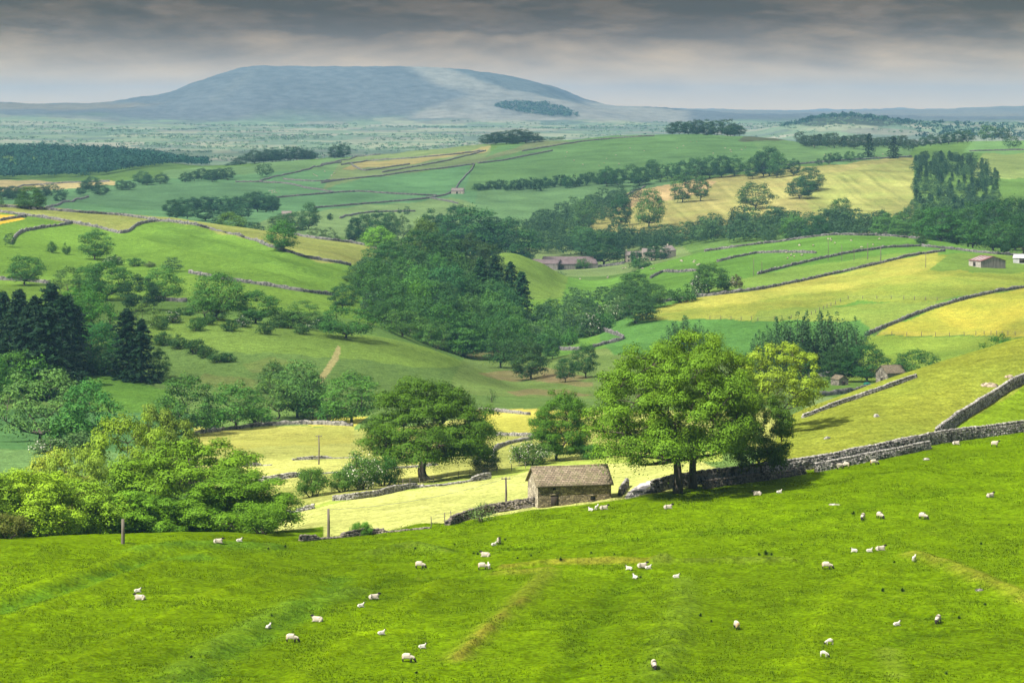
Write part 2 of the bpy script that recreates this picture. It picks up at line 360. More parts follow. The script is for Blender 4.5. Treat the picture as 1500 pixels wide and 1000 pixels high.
def mathn(nt, op, a, b):
    n = node(nt, 'ShaderNodeMath', operation=op)
    for i, q in enumerate((a, b)):
        if isinstance(q, (int, float)): n.inputs[i].default_value = q
        else: nt.links.new(q, n.inputs[i])
    return n.outputs[0]
def mixc(nt, fac, a, b, mode='MIX'):
    n = node(nt, 'ShaderNodeMix', data_type='RGBA', blend_type=mode)
    for i, q in ((0, fac), (6, a), (7, b)):
        if isinstance(q, (int, float)): n.inputs[i].default_value = q
        elif isinstance(q, tuple): n.inputs[i].default_value = q+(1,)
        else: nt.links.new(q, n.inputs[i])
    return n.outputs[2]
def scaled(nt, vec, sx, sy, sz):
    n = node(nt, 'ShaderNodeMapping'); n.inputs['Scale'].default_value = (sx, sy, sz)
    nt.links.new(vec, n.inputs['Vector']); return n.outputs[0]

def ground_material():
    m, nt, b = new_mat('pasture')
    L = nt.links.new
    geo = node(nt, 'ShaderNodeNewGeometry').outputs['Position']
    at = node(nt, 'ShaderNodeAttribute', attribute_name='tone')
    pa = node(nt, 'ShaderNodeAttribute', attribute_name='patch')
    big = maprange(nt, noise(nt, geo, .022, 5), .3, .7, .74, 1.28)
    mid = maprange(nt, noise(nt, geo, .45, 6, .7), .3, .7, .66, 1.34)
    tuft = noise(nt, geo, 2.2, 4, .7)
    fine = maprange(nt, tuft, .32, .68, .50, 1.5)
    k = mathn(nt, 'MULTIPLY', mathn(nt, 'MULTIPLY', big, mid), fine)
    # patches of flower or seed head against plain sward
    pn = noise(nt, scaled(nt, geo, .035, .018, .035), 1, 6, .65)
    pf = mathn(nt, 'MULTIPLY', maprange(nt, pn, .42, .62, 0, 1), pa.outputs['Fac'])
    green = mixc(nt, .62, at.outputs['Color'], (.075, .155, .022))
    c = mixc(nt, pf, at.outputs['Color'], green)
    dry = noise(nt, geo, .6, 5, .7)
    c = mixc(nt, maprange(nt, dry, .58, .75, 0, .35), c, (.14, .16, .02))
    v = node(nt, 'ShaderNodeVectorMath', operation='SCALE'); L(c, v.inputs[0]); L(k, v.inputs['Scale'])
    L(v.outputs[0], b.inputs['Base Color'])
    b.inputs['Roughness'].default_value = .9; b.inputs['Specular IOR Level'].default_value = 0
    bp = node(nt, 'ShaderNodeBump'); bp.inputs['Strength'].default_value = .9; bp.inputs['Distance'].default_value = .16
    L(tuft, bp.inputs['Height']); L(bp.outputs[0], b.inputs['Normal'])
    return m

def add_mesh(name, verts, faces, mat, parent=None, attrs=None, smooth=False, nv=None):
    """faces: array (n, k); verts: array (m, 3)"""
    me = bpy.data.meshes.new(name)
    verts = np.asarray(verts, np.float32); faces = np.asarray(faces, np.int32)
    me.vertices.add(len(verts)); me.vertices.foreach_set('co', verts.ravel())
    n, k = faces.shape
    me.loops.add(n*k); me.loops.foreach_set('vertex_index', faces.ravel())
    me.polygons.add(n); me.polygons.foreach_set('loop_start', np.arange(0, n*k, k, dtype=np.int32))
    if smooth: me.polygons.foreach_set('use_smooth', np.ones(n, bool))
    me.update(calc_edges=True)
    for an, (dom, typ, data) in (attrs or {}).items():
        a = me.attributes.new(an, typ, dom)
        a.data.foreach_set('color' if 'COLOR' in typ else 'value', np.asarray(data, np.float32).ravel())
    for q in (mat if isinstance(mat, (list, tuple)) else [mat]): me.materials.append(q)
    o = bpy.data.objects.new(name, me); COL.objects.link(o)
    if parent is not None: o.parent = parent
    return o

def build_ground():
    co = np.stack([GX, GY, GZ], -1).reshape(-1, 3)
    i = np.arange(NR*NU).reshape(NR, NU)
    f = np.stack([i[:-1, :-1], i[:-1, 1:], i[1:, 1:], i[1:, :-1]], -1).reshape(-1, 4)
    col = np.concatenate([np.clip(C, 0, 1), np.ones(C.shape[:2]+(1,))], -1)
    o = add_mesh('ground', co, f, ground_material(), attrs={'tone': ('POINT', 'FLOAT_COLOR', col), 'patch': ('POINT', 'FLOAT', PATCH)}, smooth=True)
    o['kind'] = 'structure'
    return o
build_ground()

# ------------------------------------------------------------------ camera, sun, sky, air
cam = bpy.data.cameras.new('camera'); co = bpy.data.objects.new('camera', cam); COL.objects.link(co)
cam.sensor_width = 36; cam.sensor_fit = 'HORIZONTAL'; cam.lens = 36*F/1500
cam.shift_y = -(500-VH)/1500; cam.clip_start = 1; cam.clip_end = 200000
co.rotation_euler = (math.pi/2, 0, 0); SC.camera = co
SUN_EL, SUN_AZ = math.radians(54), math.atan2(-.80, -.55)      # azimuth measured from +Y towards +X
SD = np.array([math.sin(SUN_AZ)*math.cos(SUN_EL), math.cos(SUN_AZ)*math.cos(SUN_EL), math.sin(SUN_EL)])
sl = bpy.data.lights.new('sun', 'SUN'); sl.energy = 4.7; sl.angle = math.radians(.6); sl.color = (1, .945, .85)
so = bpy.data.objects.new('sun', sl); COL.objects.link(so); so.location = (0, 300, 800)
from mathutils import Vector
so.rotation_euler = Vector(tuple(SD)).to_track_quat('Z', 'Y').to_euler()

def build_world():
    w = bpy.data.worlds.new('World'); SC.world = w; w.use_nodes = True
    nt = w.node_tree; L = nt.links.new
    bg = nt.nodes['Background']
    sky = node(nt, 'ShaderNodeTexSky', sky_type='NISHITA'); sky.sun_disc = False
    sky.sun_elevation = SUN_EL; sky.sun_rotation = SUN_AZ
    L(sky.outputs[0], bg.inputs['Color']); bg.inputs['Strength'].default_value = .07
    # the overcast: a layered deck whose underside darkens away from the horizon
    tc = node(nt, 'ShaderNodeTexCoord').outputs['Generated']
    sp = node(nt, 'ShaderNodeSeparateXYZ'); L(tc, sp.inputs[0])
    el = sp.outputs['Z']
    # project on to a flat deck: x/z, y/z give the true foreshortening of a cloud base
    zz = mathn(nt, 'ADD', mathn(nt, 'MAXIMUM', el, 0.0), .016)
    cx = mathn(nt, 'DIVIDE', sp.outputs['X'], zz); cy = mathn(nt, 'DIVIDE', sp.outputs['Y'], zz)
    cv = node(nt, 'ShaderNodeCombineXYZ'); L(cx, cv.inputs[0]); L(cy, cv.inputs[1]); L(mathn(nt, 'MULTIPLY', el, 30), cv.inputs[2])
    dv = node(nt, 'ShaderNodeCombineXYZ'); L(mathn(nt, 'ARCTAN2', sp.outputs['X'], sp.outputs['Y']), dv.inputs[0]); L(el, dv.inputs[1])
    n1 = noise(nt, scaled(nt, dv.outputs[0], 19, 78, 1), 1, 7, .58)
    n2 = noise(nt, scaled(nt, dv.outputs[0], 40, 150, 1), 1, 6, .6)
    nz = mathn(nt, 'ADD', mathn(nt, 'MULTIPLY', n1, .7), mathn(nt, 'MULTIPLY', n2, .3))
    h = mathn(nt, 'ADD', el, mathn(nt, 'MULTIPLY', mathn(nt, 'SUBTRACT', nz, .5), mathn(nt, 'MULTIPLY', mathn(nt, 'ADD', el, .004), 1.15)))
    r = node(nt, 'ShaderNodeValToRGB'); L(mathn(nt, 'MULTIPLY', h, 12.0), r.inputs[0])
    e = r.color_ramp.elements
    e[0].position = 0; e[0].color = SKYRAMP[0][1]+(1,)
    e[1].position = 1; e[1].color = SKYRAMP[-1][1]+(1,)
    for p, c in SKYRAMP[1:-1]:
        q = e.new(p); q.color = c+(1,)
    puff = mixc(nt, mathn(nt, 'MULTIPLY', maprange(nt, n2, .47, .62, 0, 1), maprange(nt, el, .024, .031, 0, .45)), r.outputs[0], SKYPUFF)
    dark = mixc(nt, mathn(nt, 'MULTIPLY', maprange(nt, n1, .44, .56, 0, 1), maprange(nt, el, .027, .039, 0, .95)), puff, SKYDARK)
    cb = node(nt, 'ShaderNodeBackground'); L(dark, cb.inputs['Color']); cb.inputs['Strength'].default_value = 1.0
    ms = node(nt, 'ShaderNodeMixShader'); L(maprange(nt, el, .10, .45, 1.0, .45), ms.inputs[0])
    L(bg.outputs[0], ms.inputs[1]); L(cb.outputs[0], ms.inputs[2])
    L(ms.outputs[0], nt.nodes['World Output'].inputs['Surface'])
SKYRAMP = [(0, (.80,.53,.23)), (.10, (.565,.39,.20)), (.25, (.265,.183,.103)), (.37, (.088,.056,.027)), (.46, (.070,.042,.017)), (.54, (.036,.020,.005)), (1, (.06,.062,.07))]
SKYPUFF = (.150,.102,.064); SKYDARK = (.036,.020,.004)
build_world()

def build_haze():
    x, y0, y1, z0, z1 = 7500, -40, 21900, float(GZ.min())-1.5, float(GZ.max())+25
    v = [(a, b, c) for c in (z0, z1) for b in (y0, y1) for a in (-x, x)]
    f = [(0,2,3,1), (4,5,7,6), (0,1,5,4), (2,6,7,3), (0,4,6,2), (1,3,7,5)]
    m = bpy.data.materials.new('summer_haze'); m.use_nodes = True; nt = m.node_tree
    nt.nodes.remove(nt.nodes['Principled BSDF'])
    p = node(nt, 'ShaderNodeVolumePrincipled')
    p.inputs['Color'].default_value = (.27, .60, .96, 1); p.inputs['Density'].default_value = HAZE
    p.inputs['Anisotropy'].default_value = .1
    nt.links.new(p.outputs[0], nt.nodes['Material Output'].inputs['Volume'])
    o = add_mesh('haze', v, f, m); o['kind'] = 'stuff'
HAZE = 6.3e-5
build_haze()
SC.view_settings.view_transform = 'Standard'; SC.view_settings.look = 'None'; SC.view_settings.gamma = 1
SC.view_settings.exposure = 1.2
SC.cycles.max_bounces = 5; SC.cycles.diffuse_bounces = 2; SC.cycles.transmission_bounces = 3; SC.cycles.volume_bounces = 0
SC.cycles.caustics_reflective = False; SC.cycles.caustics_refractive = False
# ------------------------------------------------------------------ trees
def leaf_material(name, bloom=0.0):
    m, nt, b = new_mat(name); L = nt.links.new
    oi = node(nt, 'ShaderNodeObjectInfo'); at = node(nt, 'ShaderNodeAttribute', attribute_name='leaf')
    k = maprange(nt, at.outputs['Fac'], 0, 1, .60, 1.40)
    v = node(nt, 'ShaderNodeVectorMath', operation='SCALE'); L(oi.outputs['Color'], v.inputs[0]); L(k, v.inputs['Scale'])
    c = mixc(nt, maprange(nt, at.outputs['Fac'], .55, 1, 0, .30), v.outputs[0], (.13, .20, .012))
    if bloom:
        c = mixc(nt, maprange(nt, at.outputs['Fac'], 1-bloom, 1-bloom+.02, 0, 1), c, (.62, .60, .50))
    L(c, b.inputs['Base Color']); b.inputs['Roughness'].default_value = .55; b.inputs['Specular IOR Level'].default_value = .08
    t = node(nt, 'ShaderNodeBsdfTranslucent'); L(c, t.inputs['Color'])
    ms = node(nt, 'ShaderNodeMixShader'); ms.inputs[0].default_value = .18
    L(b.outputs[0], ms.inputs[1]); L(t.outputs[0], ms.inputs[2])
    L(ms.outputs[0], nt.nodes['Material Output'].inputs['Surface'])
    return m
LEAF = leaf_material('foliage'); BLOOM = leaf_material('blossoming_foliage', .24)
def bark_material():
    m, nt, b = new_mat('bark')
    g = node(nt, 'ShaderNodeTexCoord').outputs['Object']
    n = noise(nt, scaled(nt, g, 60, 60, 9), 1, 5)
    nt.links.new(mixc(nt, maprange(nt, n, .35, .65, 0, 1), (.030, .024, .017), (.115, .098, .072)), b.inputs['Base Color'])
    return m
BARK = bark_material()

def tube(paths, seg=6):
    """paths: list of (points (n,3), radii (n)) -> verts, quad faces"""
    V, Fc = [], []; base = 0
    ang = np.linspace(0, 2*math.pi, seg, endpoint=False)
    for P, R in paths:
        P = np.asarray(P, float); R = np.asarray(R, float); n = len(P)
        T = np.gradient(P, axis=0); T /= np.linalg.norm(T, axis=1)[:, None]+1e-9
        ref = np.where(np.abs(T[:, 2:3]) > .9, np.array([[1., 0, 0]]), np.array([[0, 0, 1.]]))
        A = np.cross(T, ref); A /= np.linalg.norm(A, axis=1)[:, None]+1e-9
        B = np.cross(T, A)
        ring = P[:, None]+R[:, None, None]*(np.cos(ang)[None, :, None]*A[:, None]+np.sin(ang)[None, :, None]*B[:, None])
        V.append(ring.reshape(-1, 3))
        i = base+np.arange(n*seg).reshape(n, seg)
        j = np.roll(i, -1, axis=1)
        Fc.append(np.stack([i[:-1], j[:-1], j[1:], i[1:]], -1).reshape(-1, 4)); base += n*seg
    return np.concatenate(V), np.concatenate(Fc)

def leaves(pos, nrm, size, rng, aspect=.62):
    """a pointed, folded leaf spray at each position"""
    n = len(pos)
    nrm = nrm/(np.linalg.norm(nrm, axis=1)[:, None]+1e-9)
    r = rng.normal(size=(n, 3)); a = np.cross(nrm, r); a /= np.linalg.norm(a, axis=1)[:, None]+1e-9
    b = np.cross(nrm, a)
    s = (size*rng.uniform(.6, 1.35, n))[:, None]
    w = s*aspect*rng.uniform(.7, 1.2, (n, 1))
    fold = nrm*s*rng.uniform(-.25, .25, (n, 1))
    v = np.stack([pos-a*s*.5, pos+b*w*.5+fold, pos+a*s*.5, pos-b*w*.5+fold], 1).reshape(-1, 3)
    return v, np.arange(4*n).reshape(n, 4)

def crown_clumps(rng, n, shape, rad, flat=.7, low=.25, belly=None, gap=.60, open_=0.):
    """clump centres on an egg-shaped crown, widest low down; shape = (half width, height of the widest part, height above it)"""
    hw, cz, hh = shape; hb = belly if belly else max(.12, cz-low); out = []
    tries = 0
    while len(out) < n and tries < 14000:
        tries += 1
        d = rng.normal(size=3); d /= np.linalg.norm(d)
        q = rng.uniform(.45, 1)**.4
        z = cz+d[2]*(hh if d[2] > 0 else hb)*q
        p = np.array([d[0]*hw*q, d[1]*hw*q, z+.02*rng.normal()])
        rr = math.hypot(p[0], p[1])/hw
        if p[2] < low+.22*max(0, 1-rr*1.25)+open_*max(0, 1-rr): continue
        r = rad*rng.uniform(.62, 1.35)*(.8+.35*(p[2] < cz+.1))
        if any(np.linalg.norm((p-o[0])*(1, 1, 1.25)) < gap*(r+o[1]) for o in out): continue
        out.append((p, r))
    return out

def broadleaf(seed, n_clump=32, n_leaf=3600, size=.034, shape=(.40, .60, .36), rad=.125, flat=.72, fork=.22, trunk=.030, twin=False, open_=0.0, lean=0., low=.22, sub=0, gap=.60, umb=.82):
    rng = np.random.default_rng(seed)
    cl = crown_clumps(rng, n_clump, shape, rad, flat, low, None, gap, open_)
    cl = [(p+np.array([lean*(p[2]-.2), 0, 0]), r) for p, r in cl]
    # leaves: a ragged shell over the upper side of every clump, thinner inside and beneath
    vol = np.array([r**2 for _, r in cl]); cnt = (n_leaf*vol/vol.sum()).astype(int)
    P, N, K = [], [], []
    for (p, r), c in zip(cl, cnt):
        d = rng.normal(size=(c, 3)); d /= np.linalg.norm(d, axis=1)[:, None]
        d[:, 2] = np.where((d[:, 2] < -.12) & (rng.random(c) < umb), -d[:, 2], d[:, 2])
        lump = 1+.22*np.sin(d[:, 0]*5+seed+p[0]*40)*np.sin(d[:, 1]*5+p[1]*40)+.15*np.sin(d[:, 2]*7+p[2]*30)
        q = (rng.random(c)**.24)*lump
        far = rng.random(c) < .07
        q = np.where(far, q*1.35, q)
        pos = p+d*(r*q)[:, None]*np.array([1, 1, flat])
        P.append(pos); K.append(np.full(c, rng.uniform(-.16, .16)))
        out = pos-np.array([lean*.3, 0, shape[1]-.1])
        out /= np.linalg.norm(out, axis=1)[:, None]+1e-9
        N.append(d*1.25+out*.25+np.array([0, 0, .25])+rng.normal(size=(c, 3))*.36)
    P = np.concatenate(P); N = np.concatenate(N); K = np.concatenate(K)
    keep = P[:, 2] > .05
    P, N, K = P[keep], N[keep], K[keep]
    lv, lf = leaves(P, N, size, rng)
    tone = np.clip(rng.normal(.45, .2, len(P))+K, 0, 1)
    # limbs: trunk, then a curved limb to every clump, grown through shared forks
    paths = []
    bases = [(-.02, 0), (.045, .01)] if twin else [(0, 0)]
    tops = []
    for bx, by in bases:
        t = np.linspace(0, 1, 6)[:, None]
        wob = rng.normal(size=2)*.03
        top = np.array([bx*1.6+wob[0]+lean*.1, by+wob[1], fork])
        c = np.array([bx, by, -.03])*(1-t)+top*t+np.sin(t*math.pi)*np.array([wob[0], wob[1], 0])
        R = trunk*(1-.38*t[:, 0]); R[0] *= 1.55; R[1] *= 1.12
        paths.append((c, R)); tops.append(top)
    limbs = []
    for p, r in sorted(cl, key=lambda q: -q[1]):
        best, bd = None, 9
        for f in tops: 
            d = np.linalg.norm(p-f)
            if d < bd: best, bd, br = f, d, trunk*.55
        for path, rr in limbs:
            k = len(path)//2; 
            for kk in (k, k+1):
                d = np.linalg.norm(p-path[kk])*1.15
                if d < bd and path[kk][2] < p[2]+.02: best, bd, br = path[kk], d, rr*.62
        t = np.linspace(0, 1, 7)[:, None]
        mid = (best+p)/2+np.array([0, 0, .05*np.linalg.norm(p-best)])+rng.normal(size=3)*.02
        c = (1-t)**2*best+2*t*(1-t)*mid+t*t*p
        br = max(br, .0035)
        paths.append((c, br*(1-.8*t[:, 0]))); limbs.append((c, br))
        for s in range(sub):
            d = rng.normal(size=3); d[2] = abs(d[2])*.6; d /= np.linalg.norm(d)
            k = rng.integers(3, 6); e = c[k]+d*r*1.0
            m2 = (c[k]+e)/2+rng.normal(size=3)*.01
            tt = np.linspace(0, 1, 4)[:, None]
            paths.append(((1-tt)**2*c[k]+2*tt*(1-tt)*m2+tt*tt*e, br*.4*(1-.75*tt[:, 0])))
    tv, tf = tube(paths, 7 if sub else 5)
    return (lv, lf, tone), (tv, tf)

def conifer(seed, n_leaf=2600, size=.042, width=.19, base=.05, blunt=.54):
    rng = np.random.default_rng(seed)
    P, N, paths = [], [], [(np.array([[0, 0, -.02], [0, 0, .4], [.004, 0, .97]]), np.array([.020, .013, .003]))]
    nb = 120; per = n_leaf//nb; lv = []
    for i in range(nb):
        z = base+(1-base)*(i+rng.random())/nb
        w = width*(1-z)**blunt*rng.uniform(.55, 1.25)*(1+.25*math.sin(i*.55+seed))+.012
        a = i*2.4+rng.normal()*.3
        d = np.array([math.cos(a), math.sin(a), -.28*rng.uniform(.3, 1.4)])
        t = rng.random(per)**.6
        pos = np.array([0, 0, z])+d*(t*w)[:, None]+rng.normal(size=(per, 3))*np.array([.012, .012, .010])
        P.append(pos); N.append(np.array([d[0]*.5, d[1]*.5, 1])+rng.normal(size=(per, 3))*.5)
        if i % 3 == 0: paths.append((np.array([[0, 0, z], [d[0]*w*.9, d[1]*w*.9, z+d[2]*w*.9]]), np.array([.004, .001])))
    P = np.concatenate(P); N = np.concatenate(N)
    lv, lf = leaves(P, N, size, rng, .45)
    return (lv, lf, np.clip(rng.normal(.35, .18, len(P)), 0, 1)), tube(paths, 5)

def bush(seed, n_leaf=1600, size=.075, wide=.62, n_clump=14, open_=False):
    rng = np.random.default_rng(seed)
    cl = crown_clumps(rng, n_clump, (wide*.72, .40, .46), .24, .8, .08, .3, .45)
    P, N, K = [], [], []
    vol = np.array([r**2 for _, r in cl]); cnt = (n_leaf*vol/vol.sum()).astype(int)
    for (p, r), c in zip(cl, cnt):
        d = rng.normal(size=(c, 3)); d /= np.linalg.norm(d, axis=1)[:, None]
        q = rng.random(c)**.45*(1+.3*np.sin(d[:, 0]*6+p[0]*30))
        P.append(p+d*(r*q)[:, None]*np.array([1, 1, .8])); K.append(np.full(c, rng.uniform(-.15, .15)))
        N.append(d+np.array([0, 0, .4])+rng.normal(size=(c, 3))*.5)
    P = np.concatenate(P); N = np.concatenate(N); K = np.concatenate(K)
    k = P[:, 2] > .01; P, N, K = P[k], N[k], K[k]
    lv, lf = leaves(P, N, size, rng)
    paths = []
    for p, r in cl[:7]:
        t = np.linspace(0, 1, 5)[:, None]; b = np.array([p[0]*.15, p[1]*.15, -.04])
        paths.append((b*(1-t)+p*t+np.sin(t*3.1)*rng.normal(size=3)*.03, .022*(1-.75*t[:, 0])))
    return (lv, lf, np.clip(rng.normal(.45, .22, len(P))+K, 0, 1)), tube(paths, 5)

def willow(seed, n_leaf=3400):
    """tall, feathery, upswept crown in several plumes"""
    rng = np.random.default_rng(seed); P, N, K, paths = [], [], [], []
    paths.append((np.array([[0, 0, -.02], [0, .01, .15], [.01, 0, .4]]), np.array([.03, .024, .014])))
    np_ = 16
    for i in range(np_):
        a = rng.uniform(0, 6.28); r = .27*math.sqrt(rng.random())
        h = (1-.5*(r/.27)**2)*rng.uniform(.82, 1.02); c = n_leaf//np_
        t = rng.random(c)
        w = .10*np.sin(np.clip(t*1.05, 0, 1)*math.pi)**.6*(1-.35*t)+.012
        ang = rng.uniform(0, 6.28, c); q = np.sqrt(rng.random(c))
        cx, cy = r*math.cos(a), r*math.sin(a)
        pos = np.stack([cx*(.6+.5*t)+w*q*np.cos(ang), cy*(.6+.5*t)+w*q*np.sin(ang), .06+t*(h-.06)], 1)
        pos += rng.normal(size=(c, 3))*.008
        P.append(pos); K.append(np.full(c, rng.uniform(-.12, .12)))
        N.append(np.stack([np.cos(ang), np.sin(ang), np.full(c, .5)], 1)+rng.normal(size=(c, 3))*.5)
        paths.append((np.array([[0, 0, .12], [cx*.6, cy*.6, .35], [cx, cy, h*.9]]), np.array([.012, .008, .002])))
    P = np.concatenate(P); N = np.concatenate(N); K = np.concatenate(K)
    lv, lf = leaves(P, N, .036, rng, .4)
    return (lv, lf, np.clip(rng.normal(.45, .2, len(P))+K, 0, 1)), tube(paths, 5)

PROTO = {}
def proto(key, data, mat=None):
    (lv, lf, tone), (tv, tf) = data
    # normalise: base at z = 0, top at z = 1
    top = np.quantile(lv[:, 2], .998)
    lv = lv/top; tv = tv/top
    def mesh(name, v, f, m, at=None, sm=False):
        o = add_mesh(name, v, f, m, None, at, sm); me = o.data; bpy.data.objects.remove(o); return me
    cm = mesh('crown', lv, lf, mat or LEAF, {'leaf': ('FACE', 'FLOAT', tone)})
    tm = mesh('trunk', tv, tf, BARK, None, True)
    both_v = np.concatenate([lv, tv]); both_f = np.concatenate([lf, tf+len(lv)])
    w = np.quantile(np.abs(lv[:, 0]), .985)*2
    x0 = (np.quantile(lv[:, 0], .01)+np.quantile(lv[:, 0], .99))/2
    PROTO[key] = (cm, tm, w, x0)

for s in range(4): proto(f'round{s}', broadleaf(20+s, 44, 7600, .031, (.40, .43, .53), .142, .86, .14, low=.05+.03*(s%2), gap=.50, umb=.84))
for s in range(3): proto(f'dense{s}', broadleaf(40+s, 52, 9800, .030, (.44, .40, .56), .140, .84, .12, .034, low=.04, gap=.48, umb=.84))
for s in range(3): proto(f'airy{s}', broadleaf(60+s, 30, 3200, .030, (.38, .48, .48), .115, .88, .20, .020, sub=2, low=.15, gap=.68, open_=.1, umb=.9))
for s in range(2): proto(f'low{s}', broadleaf(80+s, 46, 7400, .034, (.58, .40, .56), .155, .82, .12, .034, low=.07, gap=.5, umb=.84))
for s in range(4): proto(f'conifer{s}', conifer(100+s, 4600, .046, width=.24+.03*s))
for s in range(3): proto(f'willow{s}', willow(120+s))
for s in range(3): proto(f'bush{s}', bush(140+s))
proto('thinbush0', bush(150, 520, .06, .55, 16))
for s in range(2): proto(f'blossom{s}', bush(160+s, 2000, .070, .6), BLOOM)
COPSE = [broadleaf(180+s, 32, 1500, .062, (.46, .44, .52), .16, .82, .1, low=.06) for s in range(2)]
for s in range(2): proto(f'copse{s}', COPSE[s])
for s in range(3): proto(f'pine{s}', conifer(190+s, 1900, .075, .36, .03, blunt=.38))
# the near trees get far more leaf
proto('sycamore', broadleaf(204, 95, 115000, .0140, (.55, .38, .58), .128, .80, .22, .046, low=.17, sub=3, gap=.56, umb=.9, open_=.10))
proto('sycamore_small', broadleaf(211, 80, 60000, .017, (.46, .38, .58), .13, .82, .12, .034, low=.06, sub=2, gap=.55, umb=.9))
proto('ash_broad', broadleaf(222, 92, 84000, .0120, (.52, .48, .50), .092, .95, .24, .034, low=.12, sub=3, lean=-.10, gap=.74, open_=.20))
proto('ash_tall', broadleaf(231, 84, 76000, .0120, (.42, .50, .48), .092, .95, .26, .034, low=.14, sub=3, lean=.06, gap=.74, open_=.20))
proto('ash_airy', broadleaf(245, 62, 22000, .018, (.44, .54, .44), .086, .9, .24, .018, low=.18, sub=3, gap=.70, open_=.14))
proto('ash_young', broadleaf(252, 62, 30000, .022, (.48, .44, .52), .112, .85, .18, .022, low=.10, sub=2, gap=.64))
proto('oak_near', broadleaf(263, 88, 58000, .018, (.54, .44, .54), .108, .8, .18, .032, low=.12, sub=3, twin=True, gap=.64, open_=.08))
proto('thicket_near', broadleaf(274, 52, 34000, .023, (.52, .40, .58), .135, .85, .10, .022, low=.03, sub=2, gap=.62))
proto('thicket_near_b', broadleaf(279, 46, 30000, .025, (.50, .42, .56), .14, .85, .10, .022, low=.03, sub=2, gap=.62))
proto('bush_near', bush(285, 9000, .040, .66, 20))
proto('blossom_near', bush(288, 9000, .040, .62, 20), BLOOM)

DK, MD, LT = (.018, .046, .018), (.034, .082, .018), (.085, .150, .020)
OL, GYG, CN, VD = (.062, .100, .028), (.048, .080, .038), (.010, .026, .014), (.012, .032, .016)
BL, RD, FR = (.050, .085, .028), (.060, .055, .030), (.058, .120, .012)
TREES = []
def empty(name, loc, label, cat, group=None):
    o = bpy.data.objects.new(name, None); COL.objects.link(o); o.location = loc
    o.empty_display_size = .5
    o['label'] = label; o['category'] = cat
    if group: o['group'] = group
    return o
DEFER = []; RANK = [1]
NAME_OF = {'bush': 'bush', 'thinbush': 'bush', 'bush_near': 'bush', 'blossom': 'hawthorn_bush', 'blossom_near': 'hawthorn_bush', 'conifer': 'conifer_tree', 'pine': 'conifer_tree', 'willow': 'willow_tree'}
CAT_OF = {'bush': 'bush', 'hawthorn_bush': 'bush', 'conifer_tree': 'conifer'}
def place_tree(key, P, hgt, width, tint, label, group=None, parts=True, rz=None):
    if rz is None: rz = RNG.uniform(0, 6.28)
    tint = tuple(np.clip(np.array(tint)*TINT*RNG.uniform(.82, 1.2)*RNG.uniform(.93, 1.07, 3), 0, 1))+(1,)
    name = NAME_OF.get(key.rstrip('0123456789'), 'broadleaf_tree')
    DEFER.append((hgt*width/P[1]**2*(rank if (rank := RANK[0]) else 1), key, name, P, hgt, width, tint, label, group, parts, rz))
def plant_all():
    """the 290 largest of a kind are objects of their own; the few smallest beyond that make one mass"""
    rest = []; count = {}
    for rec in sorted(DEFER, key=lambda q: -q[0]):
        _, key, name, P, hgt, width, tint, label, group, parts, rz = rec
        count[name] = count.get(name, 0)+1
        cm, tm, w, x0 = PROTO[key]; sx = width/w
        if name == 'broadleaf_tree' and count[name] > 290: rest.append(rec); continue
        r = empty(name, P, label, CAT_OF.get(name, 'tree'), group)
        r.rotation_euler = (0, 0, rz); r.scale = (sx, sx, hgt)
        c = bpy.data.objects.new('crown', cm); COL.objects.link(c); c.parent = r; c.color = tint
        if parts:
            t = bpy.data.objects.new('stems' if name.endswith('bush') else 'trunk', tm); COL.objects.link(t); t.parent = r
    return rest
TINT = np.array((1.75, 2.1, 1.4))
RATIO = {'conifer': (1.9, 3.2), 'pine': (1.8, 3.2), 'bush': (.6, 1.3), 'blossom': (.6, 1.25), 'thinbush': (.6, 1.3), 'willow': (1.1, 2.3), 'low': (.62, 1.1), 'bush_near': (.5, 1.4), 'thicket_near': (.6, 1.6), 'thicket_near_b': (.6, 1.6)}
def tree(key, u, vb, vt, wpx, tint, label, group=None, y0=0, y1=1e9, Y=None, rz=None, parts=True, slide=True):
    """a tree whose foot is met at (u, vb) on the ground (or stands at distance Y) and whose top reaches row vt"""
    if Y is None: P = hit(u, vb, y0, y1)
    else:
        # slide along the sight line until the tree has the build of its kind
        lo, hi = RATIO.get(key.rstrip('0123456789'), (.8, 1.6)); best = None
        for dy in (np.arange(-.14, .17, .01) if slide else (0,)):
            y = Y*(1+dy) if Y > 500 else Y*(1+dy*.35)
            q = onground(u, y); r = (q[1]*(VH-vt)/F-q[2])/(wpx*q[1]/F)
            bad = (max(0, lo-r)+max(0, r-hi))*3+abs(dy)
            if best is None or bad < best[0]: best = (bad, q)
        P = best[1]
    h = P[1]*(VH-vt)/F-P[2]
    h = max(h, 1.0)
    return place_tree(key, (P[0], P[1], P[2]-.02*h), h*1.02, 1.16*wpx*P[1]/F, tint, label, group, parts, rz)
# ------------------------------------------------------------------ the trees one by one
tree('sycamore', 628, 703, 553, 158, (.048,.088,.008), 'large dark green domed sycamore standing alone in the sunlit hay meadow', y0=330, rz=.6)
tree('sycamore_small', 822, 674, 572, 80, (.040,.076,.008), 'dense dark green sycamore behind the stone barn roof', y0=330, rz=1)
tree('ash_broad', 992, 721, 497, 208, (.068,.108,.008), 'big spreading ash nearest to the stone barn, its crown leaning over the roof', rz=0, y1=330)
tree('ash_tall', 1016, 714, 487, 150, (.070,.112,.008), 'tall ash on the right of the pair beside the stone barn', rz=0, y1=335)
tree('ash_young', 1110, 702, 572, 92, (.046,.084,.009), 'smaller bushy ash at the drystone wall, right of the tall pair', y1=340, rz=2)
tree('ash_airy', 1142, 0, 502, 110, (.105,.142,.014), 'pale airy ash rising behind the tall pair', Y=372, rz=2.2)
